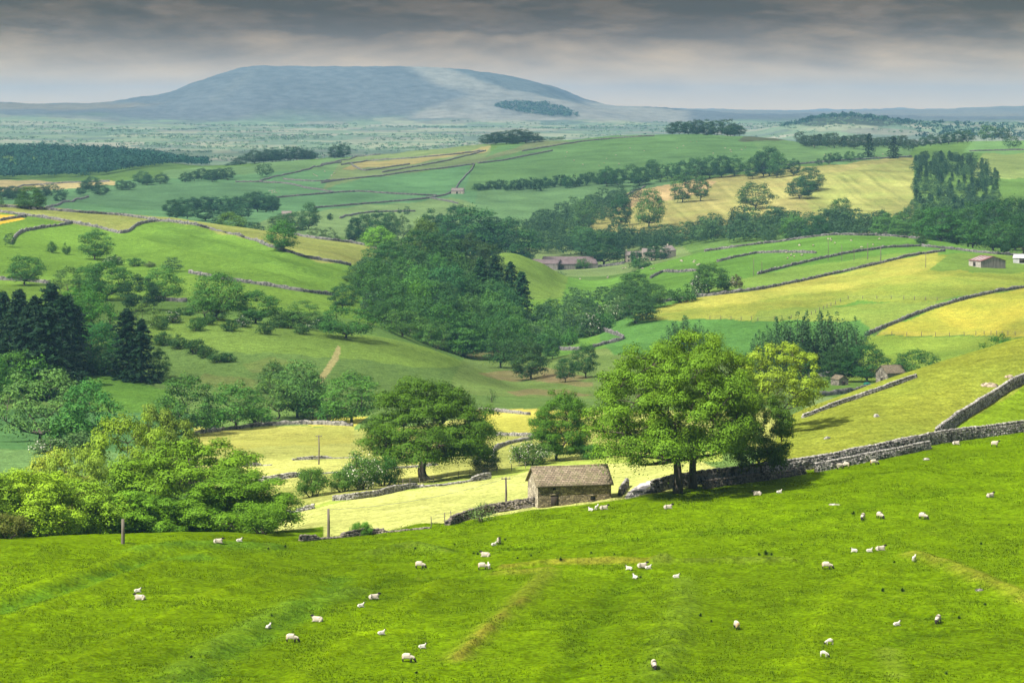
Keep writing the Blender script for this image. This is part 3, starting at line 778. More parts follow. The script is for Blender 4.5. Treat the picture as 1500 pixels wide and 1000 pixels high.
# left-hand copse behind the brow of the pasture
g = 'trees of the sunlit copse behind the pasture brow'
tree('oak_near', 272, 0, 643, 200, (0.084,0.126,0.008), 'twin-stemmed tree with dark trunks at the right of the sunlit copse', g, Y=298, rz=.2)
tree('thicket_near', 352, 0, 690, 140, (0.062,0.110,0.008), 'low rounded tree at the right end of the sunlit copse', g, Y=304, rz=1)
tree('ash_airy', 186, 0, 608, 125, (0.090,0.132,0.013), 'tall pale yellowish tree behind the sunlit copse', g, Y=335, rz=4)
tree('ash_young', 238, 0, 594, 100, (0.077,0.105,0.016), 'darker tree behind the pale tall one of the sunlit copse', g, Y=385, rz=1)
tree('ash_airy', 108, 0, 655, 90, (0.117,0.148,0.024), 'thin pale tree with bare twigs in the sunlit copse', g, Y=322, rz=.4)
tree('thicket_near', 45, 0, 684, 140, (0.120,0.163,0.011), 'bright green rounded tree at the left of the sunlit copse', g, Y=294, rz=3)
tree('thicket_near_b', -35, 0, 690, 130, (0.084,0.138,0.010), 'green tree cut by the left edge of the photo', g, Y=290, rz=1)
tree('thicket_near_b', 118, 0, 702, 120, (0.098,0.147,0.010), 'bright bushy tree second from the left edge in the sunlit copse', g, Y=300, rz=5)
tree('thicket_near', 178, 0, 718, 120, (0.077,0.132,0.010), 'leafy tree behind the short grey post in the sunlit copse', g, Y=304, rz=4.4)
tree('thicket_near_b', 75, 0, 660, 110, (0.148,0.169,0.024), 'yellow green tree top at the back left of the sunlit copse', g, Y=330, rz=2)
tree('thicket_near', 228, 0, 722, 110, (0.059,0.110,0.010), 'shaded leafy tree left of the twin dark trunks', g, Y=306, rz=2)
tree('thicket_near_b', 318, 0, 715, 100, (0.063,0.116,0.008), 'leafy undergrowth tree between the dark trunks and the low rounded tree', g, Y=308, rz=3)
tree('bush_near', 8, 0, 752, 60, (0.084,0.074,0.018), 'brownish bush under the trees at the left edge', Y=276, rz=3)
tree('bush_near', 142, 0, 762, 70, (0.105,0.152,0.011), 'bright leafy bush at the foot of the sunlit copse, left of the post', Y=288, rz=1)
tree('bush_near', 60, 0, 765, 80, (0.098,0.147,0.011), 'low leafy bush at the foot of the copse near the left edge', Y=284, rz=2)
tree('bush_near', 385, 0, 738, 60, (0.084,0.138,0.010), 'low bush at the far right tip of the sunlit copse', Y=296, rz=2)
# single bushes in the meadow
g = 'bushes in the hay meadow'
tree('bush_near', 458, 727, 684, 46, (.052,.095,.016), 'dark round bush on stems in the meadow, leftmost of the line below the sycamore', g, y0=300)
tree('bush_near', 503, 720, 688, 38, (.060,.100,.020), 'small green bush beside the white blossoming hawthorn in the meadow', g, y0=300)
tree('blossom_near', 529, 717, 660, 54, (.050,.090,.018), 'white blossoming hawthorn left of the sycamore trunk', g, y0=300)
tree('bush_near', 562, 711, 668, 46, (.026,.068,.012), 'dark bush under the left branches of the sycamore', g, y0=300)
tree('bush_near', 530, 783, 764, 28, (.050,.105,.014), 'small dark bush on the broken wall at the pasture edge', g, y0=290)
tree('blossom_near', 712, 690, 657, 36, (.035,.070,.015), 'hawthorn with a little blossom right of the sycamore', g, y0=330)
tree('blossom_near', 776, 681, 645, 54, (.050,.085,.018), 'white blossoming hawthorn left of the dark tree behind the barn', g, y0=330)
tree('thinbush0', 705, 763, 733, 40, (.085,.110,.045), 'straggly pale bush on the wall left of the stone barn', g, y0=290)
tree('bush_near', 868, 672, 650, 40, (.030,.075,.014), 'dark bush behind the ridge of the barn roof', g, y0=330)
tree('thinbush0', 720, 589, 567, 16, (.08,.11,.045), 'tiny pale sapling at the far edge of the meadow', g, y0=600)
# row behind the meadow wall, at the foot of the spur
g = 'trees along the far meadow wall'
tree('dense0', 273, 636, 549, 84, (.030,.076,.016), 'broad dark green tree at the left end of the far meadow wall', g, y0=560)
tree('round1', 346, 628, 558, 70, (.036,.090,.016), 'round green tree with a dark trunk on the far meadow wall', g, y0=560)
tree('bush1', 308, 630, 585, 44, (.038,.090,.018), 'bush between the two round trees on the far meadow wall', g, y0=560)
tree('airy0', 402, 614, 548, 62, (.055,.095,.026), 'thin tree with pale stems on the far meadow wall', g, y0=560)
tree('round2', 436, 612, 526, 66, (.040,.085,.024), 'taller grey green tree behind the thin stems', g, y0=560)
tree('dense1', 456, 614, 580, 38, (.016,.044,.014), 'low dark bushy tree on the far meadow wall', g, y0=560)
tree('round0', 515, 618, 542, 80, (.036,.082,.014), 'round dark green tree left of the sycamore on the far meadow wall', g, y0=560)
tree('bush0', 482, 618, 590, 40, (.030,.075,.016), 'small bush in the row left of the round dark green tree', g, y0=560)
tree('bush2', 378, 622, 596, 36, (.040,.090,.018), 'low green bush beside the thin tree at the wall', g, y0=560)
# left edge, middle distance
g = 'trees under the conifer slope'
tree('low0', 62, 646, 540, 130, (.062,.098,.030), 'large olive green willow leaning at the left edge below the conifers', g, y0=480, rz=1)
tree('round1', 132, 650, 555, 72, (.028,.078,.020), 'dark leafy bush right of the olive willow', g, y0=480)
tree('bush1', 104, 655, 590, 70, (.034,.085,.022), 'lower bush in front of the olive willow', g, y0=480)
tree('blossom0', 74, 662, 640, 44, (.05,.08,.03), 'pinkish white blossoming bush below the olive willow', g, y0=460)
tree('bush2', 118, 660, 632, 44, (.045,.075,.03), 'grey green bush by the blossoming one', g, y0=460)
tree('round3', 28, 0, 512, 56, (.045,.110,.016), 'bright round tree at the left edge in front of the conifers', g, Y=665)
tree('bush0', 60, 0, 520, 70, (.040,.105,.016), 'bright bushy tree in front of the conifer foot', g, Y=660)
tree('round0', -20, 0, 515, 60, (.030,.08,.016), 'green tree half outside the left edge', g, Y=650)
g = 'dark conifers on the left slope'
for i, (u, vt, w, Y) in enumerate([(4,432,44,720),(28,424,46,735),(52,428,48,725),(76,418,46,740),(98,430,46,728),(112,440,44,715),(40,450,46,700),(14,455,44,695),(70,452,46,698),(92,462,42,692),(-22,440,46,715),(-45,430,46,720)]):
    tree(f'conifer{i%4}', u, 0, vt+(i*5%13)-4, w*(1.1+.1*(i*3%5)), CN, 'very dark conifer in the close stand at the left edge', g, Y=Y)
tree('conifer0', 186, 556, 452, 50, (.011,.028,.014), 'tall dark spruce with a bare tip on the shoulder of the spur', g, y0=640)
tree('conifer2', 207, 560, 468, 46, (.010,.026,.014), 'shorter dark spruce right of the tall bare tipped one', g, y0=640)
g = 'broadleaved trees round the left conifers'
tree('round1', 136, 0, 424, 66, (.040,.105,.016), 'bright green tree between the conifers and the tall spruce', g, Y=745)
tree('round2', 150, 0, 470, 54, (.024,.085,.026), 'emerald green bushy tree under the bright one by the conifers', g, Y=725)
tree('low1', 112, 0, 418, 60, (.042,.105,.018), 'bright green spreading tree behind the conifers', g, Y=770)
tree('airy1', 205, 500, 444, 52, (.075,.12,.03), 'light green open tree above the tall spruce', g, y0=700)
tree('blossom1', 181, 547, 530, 24, (.05,.08,.03), 'white blossoming bush beside the tall spruce', g, y0=640)
tree('round0', 232, 558, 508, 30, (.03,.07,.02), 'small dark tree at the right foot of the spruces', g, y0=640)
tree('bush1', 150, 540, 505, 50, (.02,.055,.018), 'dark bush under the emerald tree', g, Y=712)
# the slope above: field trees
g = 'field trees below the left hill'
for key, u, vb, vt, w, tint, lab in [
  ('round3', 36, 418, 374, 48, (.034,.078,.022), 'lopsided green tree near the left edge of the hill pasture'),
  ('airy2', 100, 432, 390, 50, (.048,.090,.028), 'grey green tree left of the tall one in the lower hill pasture'),
  ('round0', 130, 432, 386, 42, (.034,.080,.022), 'upright green tree in the middle of the lower row'),
  ('round1', 160, 440, 380, 60, (.036,.088,.020), 'tallest green tree of the lower row on the left hill'),
  ('dense2', 206, 455, 402, 50, (.014,.040,.016), 'very dark dense tree among lighter neighbours'),
  ('round2', 241, 440, 389, 52, (.044,.096,.022), 'round light green tree with a pale trunk right of the very dark one'),
  ('round0', 139, 380, 334, 46, (.036,.080,.022), 'tall loose tree high in the left hill pasture'),
  ('bush0', 75, 370, 353, 14, (.034,.075,.022), 'small bush alone in the hill pasture, left of the pair'),
  ('bush1', 97, 373, 355, 12, (.034,.075,.022), 'small bush alone in the hill pasture, right of the pair'),
  ('blossom0', 168, 388, 373, 22, (.034,.065,.022), 'faintly blossoming bush in the hedge row of the hill pasture'),
  ('bush2', 198, 390, 377, 20, (.034,.070,.022), 'green bush in the hedge row of the hill pasture'),
  ('bush1', 220, 391, 382, 16, (.055,.06,.030), 'reddish bush in the hedge row of the hill pasture'),
  ('round3', 253, 398, 376, 27, (.036,.06,.026), 'small reddish tree at the right end of the hedge row'),
  ('airy0', 14, 362, 341, 16, (.05,.07,.03), 'bare twiggy bush at the wall corner near the left edge'),
  ('round3', 322, 468, 398, 66, (.040,.088,.022), 'tall double crowned tree on the hedge behind the spur'),
  ('airy2', 300, 468, 420, 50, (.048,.098,.026), 'lighter tree left of the double crowned one'),
  ('round1', 378, 474, 424, 56, (.034,.078,.020), 'round tree right of the double crowned one on the hedge'),
  ('bush0', 425, 480, 454, 44, (.036,.070,.020), 'dark hedge bush left of the windblown tree'),
  ('airy1', 446, 482, 440, 44, (.040,.085,.022), 'open tree in the hedge left of the windblown tree'),
  ('low1', 510, 496, 447, 78, (.024,.062,.016), 'windblown tree with a flat wide crown on the crest of the spur'),
  ('round0', 503, 452, 414, 38, (.020,.055,.018), 'dark loose tree behind the windblown tree'),
  ('round2', 414, 368, 321, 40, (.036,.085,.020), 'round green tree standing against the wall on the left hill'),
  ('dense0', 44, 308, 272, 40, (.028,.070,.018), 'single round tree on the crest of the left hill near the edge'),
  ('dense1', -2, 303, 286, 14, (.024,.06,.02), 'small tree on the left hill crest, cut by the photo edge')]:
    y0 = 760 if vb > 440 else 900
    if lab.startswith('windblown'): y0 = 700
    if lab.startswith('single round') or lab.startswith('small tree on'): tree(key, u, 0, vt, w, tint, lab, g, Y=1392)
    else: tree(key, u, vb, vt, w, tint, lab, g, y0=y0, y1=1400)
g = 'hedge bushes behind the spur'
for i, u in enumerate(range(236, 478, 17)):
    tree(f'bush{i%3}' if i % 6 != 1 else 'blossom1', u, 0, 455-7*(i % 3)+.06*(u-236)+6, 24, (.026,.058,.018), 'dark hedge bush in the line along the back of the spur' if i % 6 != 1 else 'blossom flecked bush in the hedge along the back of the spur', g, Y=846+(i % 3)*4)
g = 'scrub bushes on the spur face'
for i, (u, vb, vt, w) in enumerate([(240,505,485,26),(262,510,488,28),(285,518,496,26),(300,524,505,24),(320,530,512,30),(335,530,516,18),(400,560,528,40),(425,592,545,60),(402,575,545,40),(452,592,550,46)]):
    tree(f'bush{i%3}', u, vb, vt, w, (.026,.056,.020) if i < 6 else (.042,.080,.026), 'dark scrub bush in the line running down the spur' if i < 6 else 'grey green scrub bush above the far meadow wall', g, y0=620, y1=790)
# ------------------------------------------------------------------ woods: every tree its own thing
def rot(v, a):
    v = np.asarray(v, float); c, s = math.cos(a), math.sin(a)
    return np.stack([v[..., 0]*c-v[..., 1]*s, v[..., 0]*s+v[..., 1]*c, v[..., 2]], -1)
def wood(group, label, keys, tints, spots, y0=0, y1=1e9, parts=True):
    """spots: (column, foot distance, top row, width in px)"""
    RANK[0] = 6
    for i, (u, Y, vt, w) in enumerate(spots):
        tree(keys[i % len(keys)], u, 0, vt, w, tints[(i*7) % len(tints)], label, group, Y=Y, parts=parts, slide=Y < 3380)
    RANK[0] = 1
def scatter(n, poly, seed, gap):
    """n spots in a (column, distance) polygon, kept apart by gap metres"""
    rng = np.random.default_rng(seed); out = []
    us = [p[0] for p in poly]; ys = [p[1] for p in poly]
    for _ in range(6000):
        if len(out) >= n: break
        u, y = rng.uniform(min(us), max(us)), rng.uniform(min(ys), max(ys))
        if not inpoly(poly, np.array([u]), np.array([y]))[0]: continue
        x = y*(u-CU)/F
        if all(math.hypot(x-a, y-b) > gap for a, b, _ in out): out.append((x, y, u))
    return sorted([(u, y) for x, y, u in out], key=lambda q: -q[1]), rng
def fill(n, poly, seed, gap, hgt, group, label, keys, tints, ratio=(.8, 1.15), parts=True, labels=None):
    RANK[0] = .5
    sp, rng = scatter(n, poly, seed, gap)
    for i, (u, y) in enumerate(sp):
        P = onground(u, y); h = rng.uniform(*hgt); k = keys[int(rng.integers(len(keys)))]
        place_tree(k, (P[0], P[1], P[2]-.3), h, h*rng.uniform(*ratio)*(.62 if k[:4] in ('coni', 'pine') else 1), tints[int(rng.integers(len(tints)))], label, group, parts)
    RANK[0] = 1
# the wooded knoll in the middle
g = 'trees of the central wooded knoll'
for key, u, Y, vt, w, tint, lab in [
  ('dense0', 618, 1330, 336, 76, (.016,.046,.014), 'dark dome crowned tree at the top of the central wood'),
  ('dense1', 560, 1290, 358, 60, (.020,.054,.016), 'dark rounded tree at the upper left of the central wood'),
  ('dense2', 652, 1320, 343, 60, (.018,.046,.014), 'dark tree right of the top dome in the central wood'),
  ('dense1', 690, 1330, 342, 56, (.026,.046,.016), 'brownish dark tree on the right shoulder of the central wood'),
  ('dense0', 716, 1310, 356, 46, (.024,.044,.016), 'brownish dark tree sloping down to the conifers of the central wood'),
  ('round1', 620, 1420, 318, 44, (.060,.10,.022), 'yellow green tree rising behind the top of the central wood'),
  ('round2', 555, 1425, 331, 40, (.085,.14,.022), 'bright light green tree behind the wall end left of the central wood'),
  ('round0', 528, 1190, 384, 44, (.032,.062,.022), 'greyish tree on the left edge of the central wood'),
  ('round3', 548, 1160, 388, 52, (.030,.068,.020), 'tree inside the left edge of the central wood'),
  ('blossom0', 592, 1210, 384, 24, (.05,.08,.03), 'cream flowering tree in the central wood'),
  ('round2', 610, 1150, 388, 44, (.036,.082,.022), 'mid green tree below the cream flowering one'),
  ('round3', 655, 1150, 386, 54, (.022,.066,.026), 'blue green tree in the middle of the central wood'),
  ('low0', 565, 1060, 404, 70, (.040,.084,.022), 'broad fresh green tree at the front left of the central wood'),
  ('round1', 610, 1060, 410, 44, (.050,.11,.018), 'bright green tree at the front of the central wood'),
  ('dense2', 650, 1040, 424, 56, (.020,.052,.016), 'dark tree at the front of the central wood'),
  ('round0', 690, 1080, 400, 46, (.026,.064,.022), 'shaded green tree in the right half of the central wood'),
  ('round3', 556, 1000, 440, 36, (.034,.078,.018), 'small green tree at the lower edge of the central wood'),
  ('low1', 592, 960, 452, 66, (.044,.090,.020), 'round olive tree on the spur line below the central wood'),
  ('airy0', 640, 930, 470, 36, (.048,.088,.024), 'sparse small tree at the lower right of the olive one'),
  ('low0', 680, 960, 456, 62, (.032,.076,.020), 'spreading green tree above the valley floor'),
  ('round1', 720, 1060, 424, 46, (.040,.086,.022), 'light green tree right of the central wood foot'),
  ('low1', 745, 1010, 462, 66, (.034,.080,.020), 'broad green tree at the right foot of the central wood'),
  ('round2', 735, 960, 470, 44, (.032,.074,.022), 'grey green tree at the valley end of the central wood'),
  ('dense1', 775, 862, 492, 50, (.024,.056,.020), 'dark round tree on the rough valley floor'),
  ('airy1', 752, 905, 492, 30, (.03,.066,.022), 'slim tree behind the dark round one on the valley floor')]:
    tree(key, u, 0, vt, w, tint, lab, g, Y=Y)
fill(62, [(545,1000),(640,985),(760,1020),(745,1200),(720,1300),(600,1330),(530,1250)], 5, 10, (10,20), g, 'broadleaved tree packed into the canopy of the central wood', ['round0','round1','round2','round3','dense0','dense2'], [(.026,.062,.018),(.034,.078,.020),(.020,.052,.018),(.040,.088,.022)])
g = 'conifers on the right flank of the central wood'
for i, (u, Y, vt, w) in enumerate([(704,1180,378,34),(724,1200,374,34),(748,1205,384,32),(764,1170,398,30),(728,1160,398,34)]):
    tree(f'conifer{i%3}', u, 0, vt, w, (.016,.040,.018), 'dark conifer on the right flank of the central wood', g, Y=Y)
g = 'scrub in the valley bottom'
fill(46, [(750,1040),(760,1180),(840,1235),(880,1240),(935,1170),(930,1085),(868,1060),(800,1030)], 8, 7, (6,10), g, 'low valley bottom scrub tree between the central wood and the yellow field', ['bush0','bush1','bush2','round0','round2','airy1','low0'], [(.036,.078,.022),(.044,.088,.024),(.030,.066,.022),(.052,.084,.034)], (.9,1.4))
g = 'valley bottom trees'
for key, u, Y, vt, w, tint, lab in [
  ('round0', 930, 1165, 394, 46, (.030,.066,.022), 'tall grey green tree where the valley bends, topmost of its clump'),
  ('low0', 918, 1130, 412, 60, (.028,.062,.022), 'wide grey green tree at the left of the valley bend clump'),
  ('round3', 955, 1120, 414, 40, (.030,.068,.022), 'grey green tree at the right of the valley bend clump'),
  ('dense2', 935, 1100, 430, 50, (.024,.056,.020), 'dark lower tree of the valley bend clump'),
  ('round1', 1040, 1155, 385, 46, (.034,.076,.022), 'round tree between hawthorns below the curved wall'),
  ('blossom1', 1022, 1150, 402, 26, (.045,.07,.03), 'whitish hawthorn left of the round tree below the curved wall'),
  ('bush0', 1062, 1150, 405, 18, (.02,.05,.02), 'dark bush right of the round tree below the curved wall'),
  ('blossom0', 1079, 1160, 402, 16, (.07,.06,.03), 'reddish hawthorn at the end of the bushes below the curved wall'),
  ('bush1', 1000, 1130, 415, 44, (.036,.076,.022), 'low bush at the left end below the curved wall'),
  ('blossom0', 905, 1062, 441, 24, (.05,.08,.035), 'pale hawthorn on the edge of the yellow field'),
  ('blossom1', 866, 1005, 458, 28, (.03,.06,.025), 'dark hawthorn with pale top at the bend of the wall'),
  ('blossom1', 882, 1050, 446, 22, (.045,.07,.03), 'small pale hawthorn above the wall bend'),
  ('bush2', 831, 1000, 475, 16, (.022,.05,.02), 'round dark bush alone on the valley pasture'),
  ('round0', 808, 930, 486, 26, (.03,.068,.024), 'small upright tree on the valley pasture'),
  ('round3', 829, 830, 523, 28, (.026,.06,.022), 'small dark tree left of the taller one on the valley floor'),
  ('round1', 857, 845, 503, 36, (.028,.062,.022), 'small tree with a clear trunk on the valley floor, left of the big ash')]:
    tree(key, u, 0, vt, w, tint, lab, g, Y=Y)
g = 'grey willows in the valley right of the ash'
for i, (u, Y, vt, w) in enumerate([(1122,860,478,44),(1142,870,464,50),(1163,865,458,54),(1186,875,457,54),(1208,868,456,56),(1230,872,459,54),(1250,865,466,46),(1002,905,463,52),(984,915,472,36),(1024,915,470,34)]):
    tree(f'willow{i%3}', u, 0, vt, w, (.040,.076,.036), 'grey green willow in the tall clump right of the big ash' if i < 7 else 'grey green willow showing just above the big ash', g, Y=Y)
for key, u, Y, vt, w, tint, lab in [
  ('dense0', 1268, 812, 503, 62, (.018,.052,.016), 'dark broad bushy tree at the right foot of the willow clump'),
  ('dense1', 1232, 815, 508, 54, (.018,.05,.016), 'dark bushy tree behind the small hut'),
  ('bush0', 1175, 800, 520, 44, (.03,.07,.02), 'low bush left of the small hut'),
  ('low0', 1343, 800, 511, 64, (.022,.058,.016), 'dark wide bush behind the roofed field barn on the right'),
  ('bush1', 1322, 795, 522, 30, (.026,.062,.018), 'dark bush beside the ridge of the field barn on the right'),
  ('dense2', 1462, 560, 489, 50, (.022,.062,.014), 'dark bush peeping over the straw coloured hillside')]:
    tree(key, u, 0, vt, w, tint, lab, 'dark trees behind the right hillside', Y=Y)
# farm and the woods round it
g = 'woodland behind the farm'
K4 = ['round0','round1','round2','round3','dense0','dense1','dense2']
T4 = [(.018,.050,.020),(.026,.066,.022),(.038,.086,.024),(.014,.040,.020),(.052,.105,.026),(.030,.062,.030)]
fill(44, [(640,2040),(800,2020),(905,2010),(905,2120),(790,2260),(650,2230)], 21, 11, (10,22), g, 'dark woodland tree on the bank behind the long farm sheds', K4, T4)
fill(24, [(895,2000),(1020,2010),(1030,2090),(900,2100)], 22, 12, (9,19), g, 'woodland tree behind the farmhouse roofs', K4, T4)
tree('dense0', 690, 0, 302, 92, (.026,.064,.022), 'huge dome crowned tree above the central wood', g, Y=1880)
tree('dense2', 740, 0, 318, 84, (.022,.058,.022), 'second huge dome crowned tree, sloping down towards the farm', g, Y=1880)
tree('dense1', 650, 0, 318, 60, (.024,.06,.022), 'rounded tree left of the huge dome above the central wood', g, Y=1900)
tree('dense0', 887, 0, 340, 54, (.018,.05,.018), 'big dark tree between the farm sheds and the farmhouse', g, Y=1905)
g = 'trees round the farm'
for key, u, Y, vt, w, tint, lab in [
  ('round1', 768, 1870, 363, 20, (.036,.08,.024), 'round tree left of the farm sheds'),
  ('bush0', 853, 1855, 378, 20, (.036,.085,.02), 'bright bush in front of the right farm shed'),
  ('bush1', 820, 1850, 382, 11, (.030,.028,.024), 'purple leaved bush in front of the left farm shed'),
  ('dense2', 962, 1885, 355, 30, (.020,.052,.02), 'dark tree in front of the farmhouse gable'),
  ('bush2', 932, 1875, 367, 16, (.022,.056,.02), 'clipped dark bush in front of the farmhouse'),
  ('bush0', 940, 1868, 376, 30, (.03,.068,.022), 'low garden hedge in front of the farmhouse'),
  ('thinbush0', 820, 1800, 396, 22, (.05,.08,.035), 'grey scrubby bush on the pasture below the farm')]:
    tree(key, u, 0, vt, w, tint, lab, g, Y=Y)
g = 'woodland on the bank below the tan field'
fill(76, [(1010,1990),(1180,1830),(1330,1790),(1330,1900),(1180,2010),(1100,2110),(1020,2120)], 31, 11, (9,21), g, 'woodland tree on the bank between the tan field and the green pasture', K4, T4+[(.044,.092,.024)])
g = 'trees at the right end of the pasture wall'
for key, u, Y, vt, w, tint, lab in [
  ('dense0', 1376, 1500, 302, 62, (.024,.062,.018), 'big round tree at the right end of the pasture wall'),
  ('dense1', 1402, 1515, 312, 44, (.018,.050,.018), 'dark tree behind the big round one at the pasture wall'),
  ('round1', 1426, 1440, 322, 40, (.034,.076,.022), 'lighter tree with a visible trunk above the rusty shed'),
  ('round2', 1466, 1430, 324, 42, (.032,.072,.022), 'round tree above the shed near the right edge'),
  ('dense2', 1495, 1450, 312, 46, (.018,.05,.018), 'dark tree at the right edge above the sheds'),
  ('dense0', 1452, 1560, 292, 60, (.020,.052,.018), 'tall dark tree behind the lighter ones at the right'),
  ('round0', 1420, 1580, 294, 52, (.032,.074,.024), 'fresh green tree behind the big round one'),
  ('round3', 1490, 1600, 288, 50, (.024,.06,.02), 'green tree high at the right edge'),
  ('round0', 1356, 1620, 300, 40, (.030,.070,.022), 'green tree left of the big round one at the pasture wall'),
  ('bush0', 1352, 1490, 345, 18, (.026,.06,.02), 'low bush at the foot of the big round tree by the wall'),
  ('bush1', 1473, 1415, 352, 14, (.018,.045,.02), 'small dark bush above the rusty shed'),
  ('blossom0', 1318, 1640, 325, 14, (.05,.07,.035), 'whitish flowering tree by the rocky mound')]:
    tree(key, u, 0, vt, w, tint, lab, g, Y=Y)
fill(26, [(1330,1700),(1540,1640),(1540,1900),(1330,1960)], 33, 12, (10,21), g, 'woodland tree on the slope behind the right sheds', K4, T4)
g = 'conifer plantation on the upper right'
fill(150, [(1338,2300),(1380,2280),(1456,2300),(1462,2700),(1430,3000),(1380,3050),(1338,2900)], 35, 6.5, (8.5,13), g, 'dark plantation conifer in the tall upper block at the right', ['pine0','copse1','pine2','copse0'], [(.016,.040,.020),(.018,.046,.022),(.020,.042,.020)], (.9,1.1), False)
fill(60, [(1345,1980),(1540,1960),(1540,2250),(1430,2290),(1350,2120)], 36, 9, (13,19), g, 'dark plantation conifer in the lower block at the right', ['pine0','copse1','pine2','copse0'], [(.016,.042,.022),(.020,.048,.024)], (.9,1.1), False)
# single trees on and round the tan field
g = 'trees on the tan field'
for key, u, Y, vt, w, tint, lab in [
  ('dense1', 909, 2260, 285, 30, (.016,.045,.020), 'dark round tree left of the pale one on the tan field'),
  ('round2', 951, 2240, 275, 38, (.044,.084,.026), 'pale tree with a straight trunk on the tan field'),
  ('round0', 999, 2440, 251, 30, (.036,.070,.024), 'left of the two neighbouring trees in the middle of the tan field'),
  ('round1', 1027, 2420, 257, 24, (.034,.068,.024), 'right of the two neighbouring trees in the middle of the tan field'),
  ('low0', 1106, 2360, 266, 50, (.026,.056,.022), 'wide tree at the lower edge of the tan field'),
  ('dense0', 1186, 2520, 244, 36, (.020,.048,.020), 'dark tree inside the tan field, upper of two'),
  ('dense2', 1172, 2450, 258, 34, (.018,.046,.020), 'dark tree inside the tan field, lower of two'),
  ('airy0', 858, 2250, 288, 34, (.055,.085,.034), 'pale open tree at the left end of the tan field'),
  ('round3', 1232, 1990, 289, 30, (.036,.070,.024), 'loose tree standing clear below the tan field'),
  ('bush0', 1293, 2000, 306, 18, (.026,.06,.024), 'grey green bush below the tan field corner')]:
    tree(key, u, 0, vt, w, tint, lab, g, Y=Y)
K3 = ['round0','round1','round2','dense0','dense1','copse0','copse1']; T3 = [(.022,.054,.020),(.018,.046,.018),(.028,.062,.022)]
g = 'trees left of the tan field'
fill(40, [(765,2260),(860,2280),(900,2400),(935,2560),(870,2560),(800,2420)], 41, 16, (11,21), g, 'wood edge tree between the green field and the tan field', K3, T3+[(.04,.08,.026)])
g = 'hedgerow trees under the long green hill'
for i, u in enumerate(range(700, 900, 11)):
    tree(f'bush{i%3}', u, 0, 268-.085*(u-700)-(i*5 % 4), 15, (.020,.046,.020), 'dark hedge tree under the long green hill', g, Y=2740+(i % 4)*8, parts=False)
wood('trees at the top edge of the tan field', 'dark tree in the belt at the top edge of the tan field', K3, T3,
     [(890,2760,243,26),(905,2740,246,22),(925,2780,240,24),(938,2740,244,26),(955,2800,236,20),(968,2760,240,26),(985,2780,238,22),(1000,2760,234,26),(1020,2740,230,28),(1040,2750,228,26),(1058,2740,227,26),(1076,2750,227,26),(955,2900,233,18)])
wood('trees right of the belt above the tan field', 'dark tree of the clump on the hedge above the tan field', K3, T3, [(1102,2700,229,22),(1125,2720,214,36),(1138,2690,222,26),(1118,2700,222,24),(1163,2700,232,18)])
wood('wind bent trees on the hedge', 'small wind bent tree on the hedge above the tan field', ['low0','low1'], T3, [(1214,2690,224,16),(1226,2690,223,14),(1245,2690,221,16),(1260,2690,224,10),(1200,2690,232,10)])
# trees on the skyline ridge
g = 'trees on the skyline ridge'
wood(g, 'dark skyline tree of the clump at the left end of the long ridge', K3, [(.016,.036,.016)], [(714,3490,196,24),(728,3480,193,24),(742,3490,191,26),(757,3485,189,28),(770,3500,190,26),(782,3490,194,22),(722,3470,202,20),(750,3470,198,24),(790,3500,199,14)])
wood(g, 'low skyline shrub right of the left clump on the long ridge', K3, [(.016,.036,.016)], [(802,3540,203,12),(812,3540,201,14),(822,3545,200,10)])
wood(g, 'dark skyline tree of the clump at the summit of the long ridge', K3, [(.016,.036,.016)], [(985,3600,179,18),(996,3590,177,20),(1009,3595,177,20),(1022,3590,175,22),(1036,3595,175,24),(1050,3590,176,24),(1064,3595,174,24),(1076,3590,180,22),(1084,3590,184,16),(1070,3570,184,20)])
wood(g, 'dark tree of the belt on the skyline at the upper right', ['copse0','dense0','copse1','round1','pine1'], [(.018,.036,.018),(.024,.036,.018)], [(1172+i*7.2, 3420-(i % 4)*30, 194+(i*13 % 7)-.2*abs(i-8)+.55*max(0, i-9), 15+(i*7 % 5)) for i in range(24)])
wood(g, 'skyline tree right of the upper belt', K3, [(.018,.04,.018)], [(1352,3500,200,14),(1364,3500,197,16),(1378,3500,196,16),(1390,3510,194,18),(1404,3500,190,18),(1418,3500,190,18)])
tree('dense0', 1447, 0, 183, 26, (.018,.04,.018), 'tallest round tree on the skyline at the upper right', g, Y=3560)
tree('dense1', 1470, 0, 187, 20, (.018,.04,.018), 'second round tree on the skyline, right of the tallest', g, Y=3560)
tree('low0', 1483, 0, 199, 24, (.020,.046,.020), 'round bush on the bright field at the upper right edge', g, Y=3300)
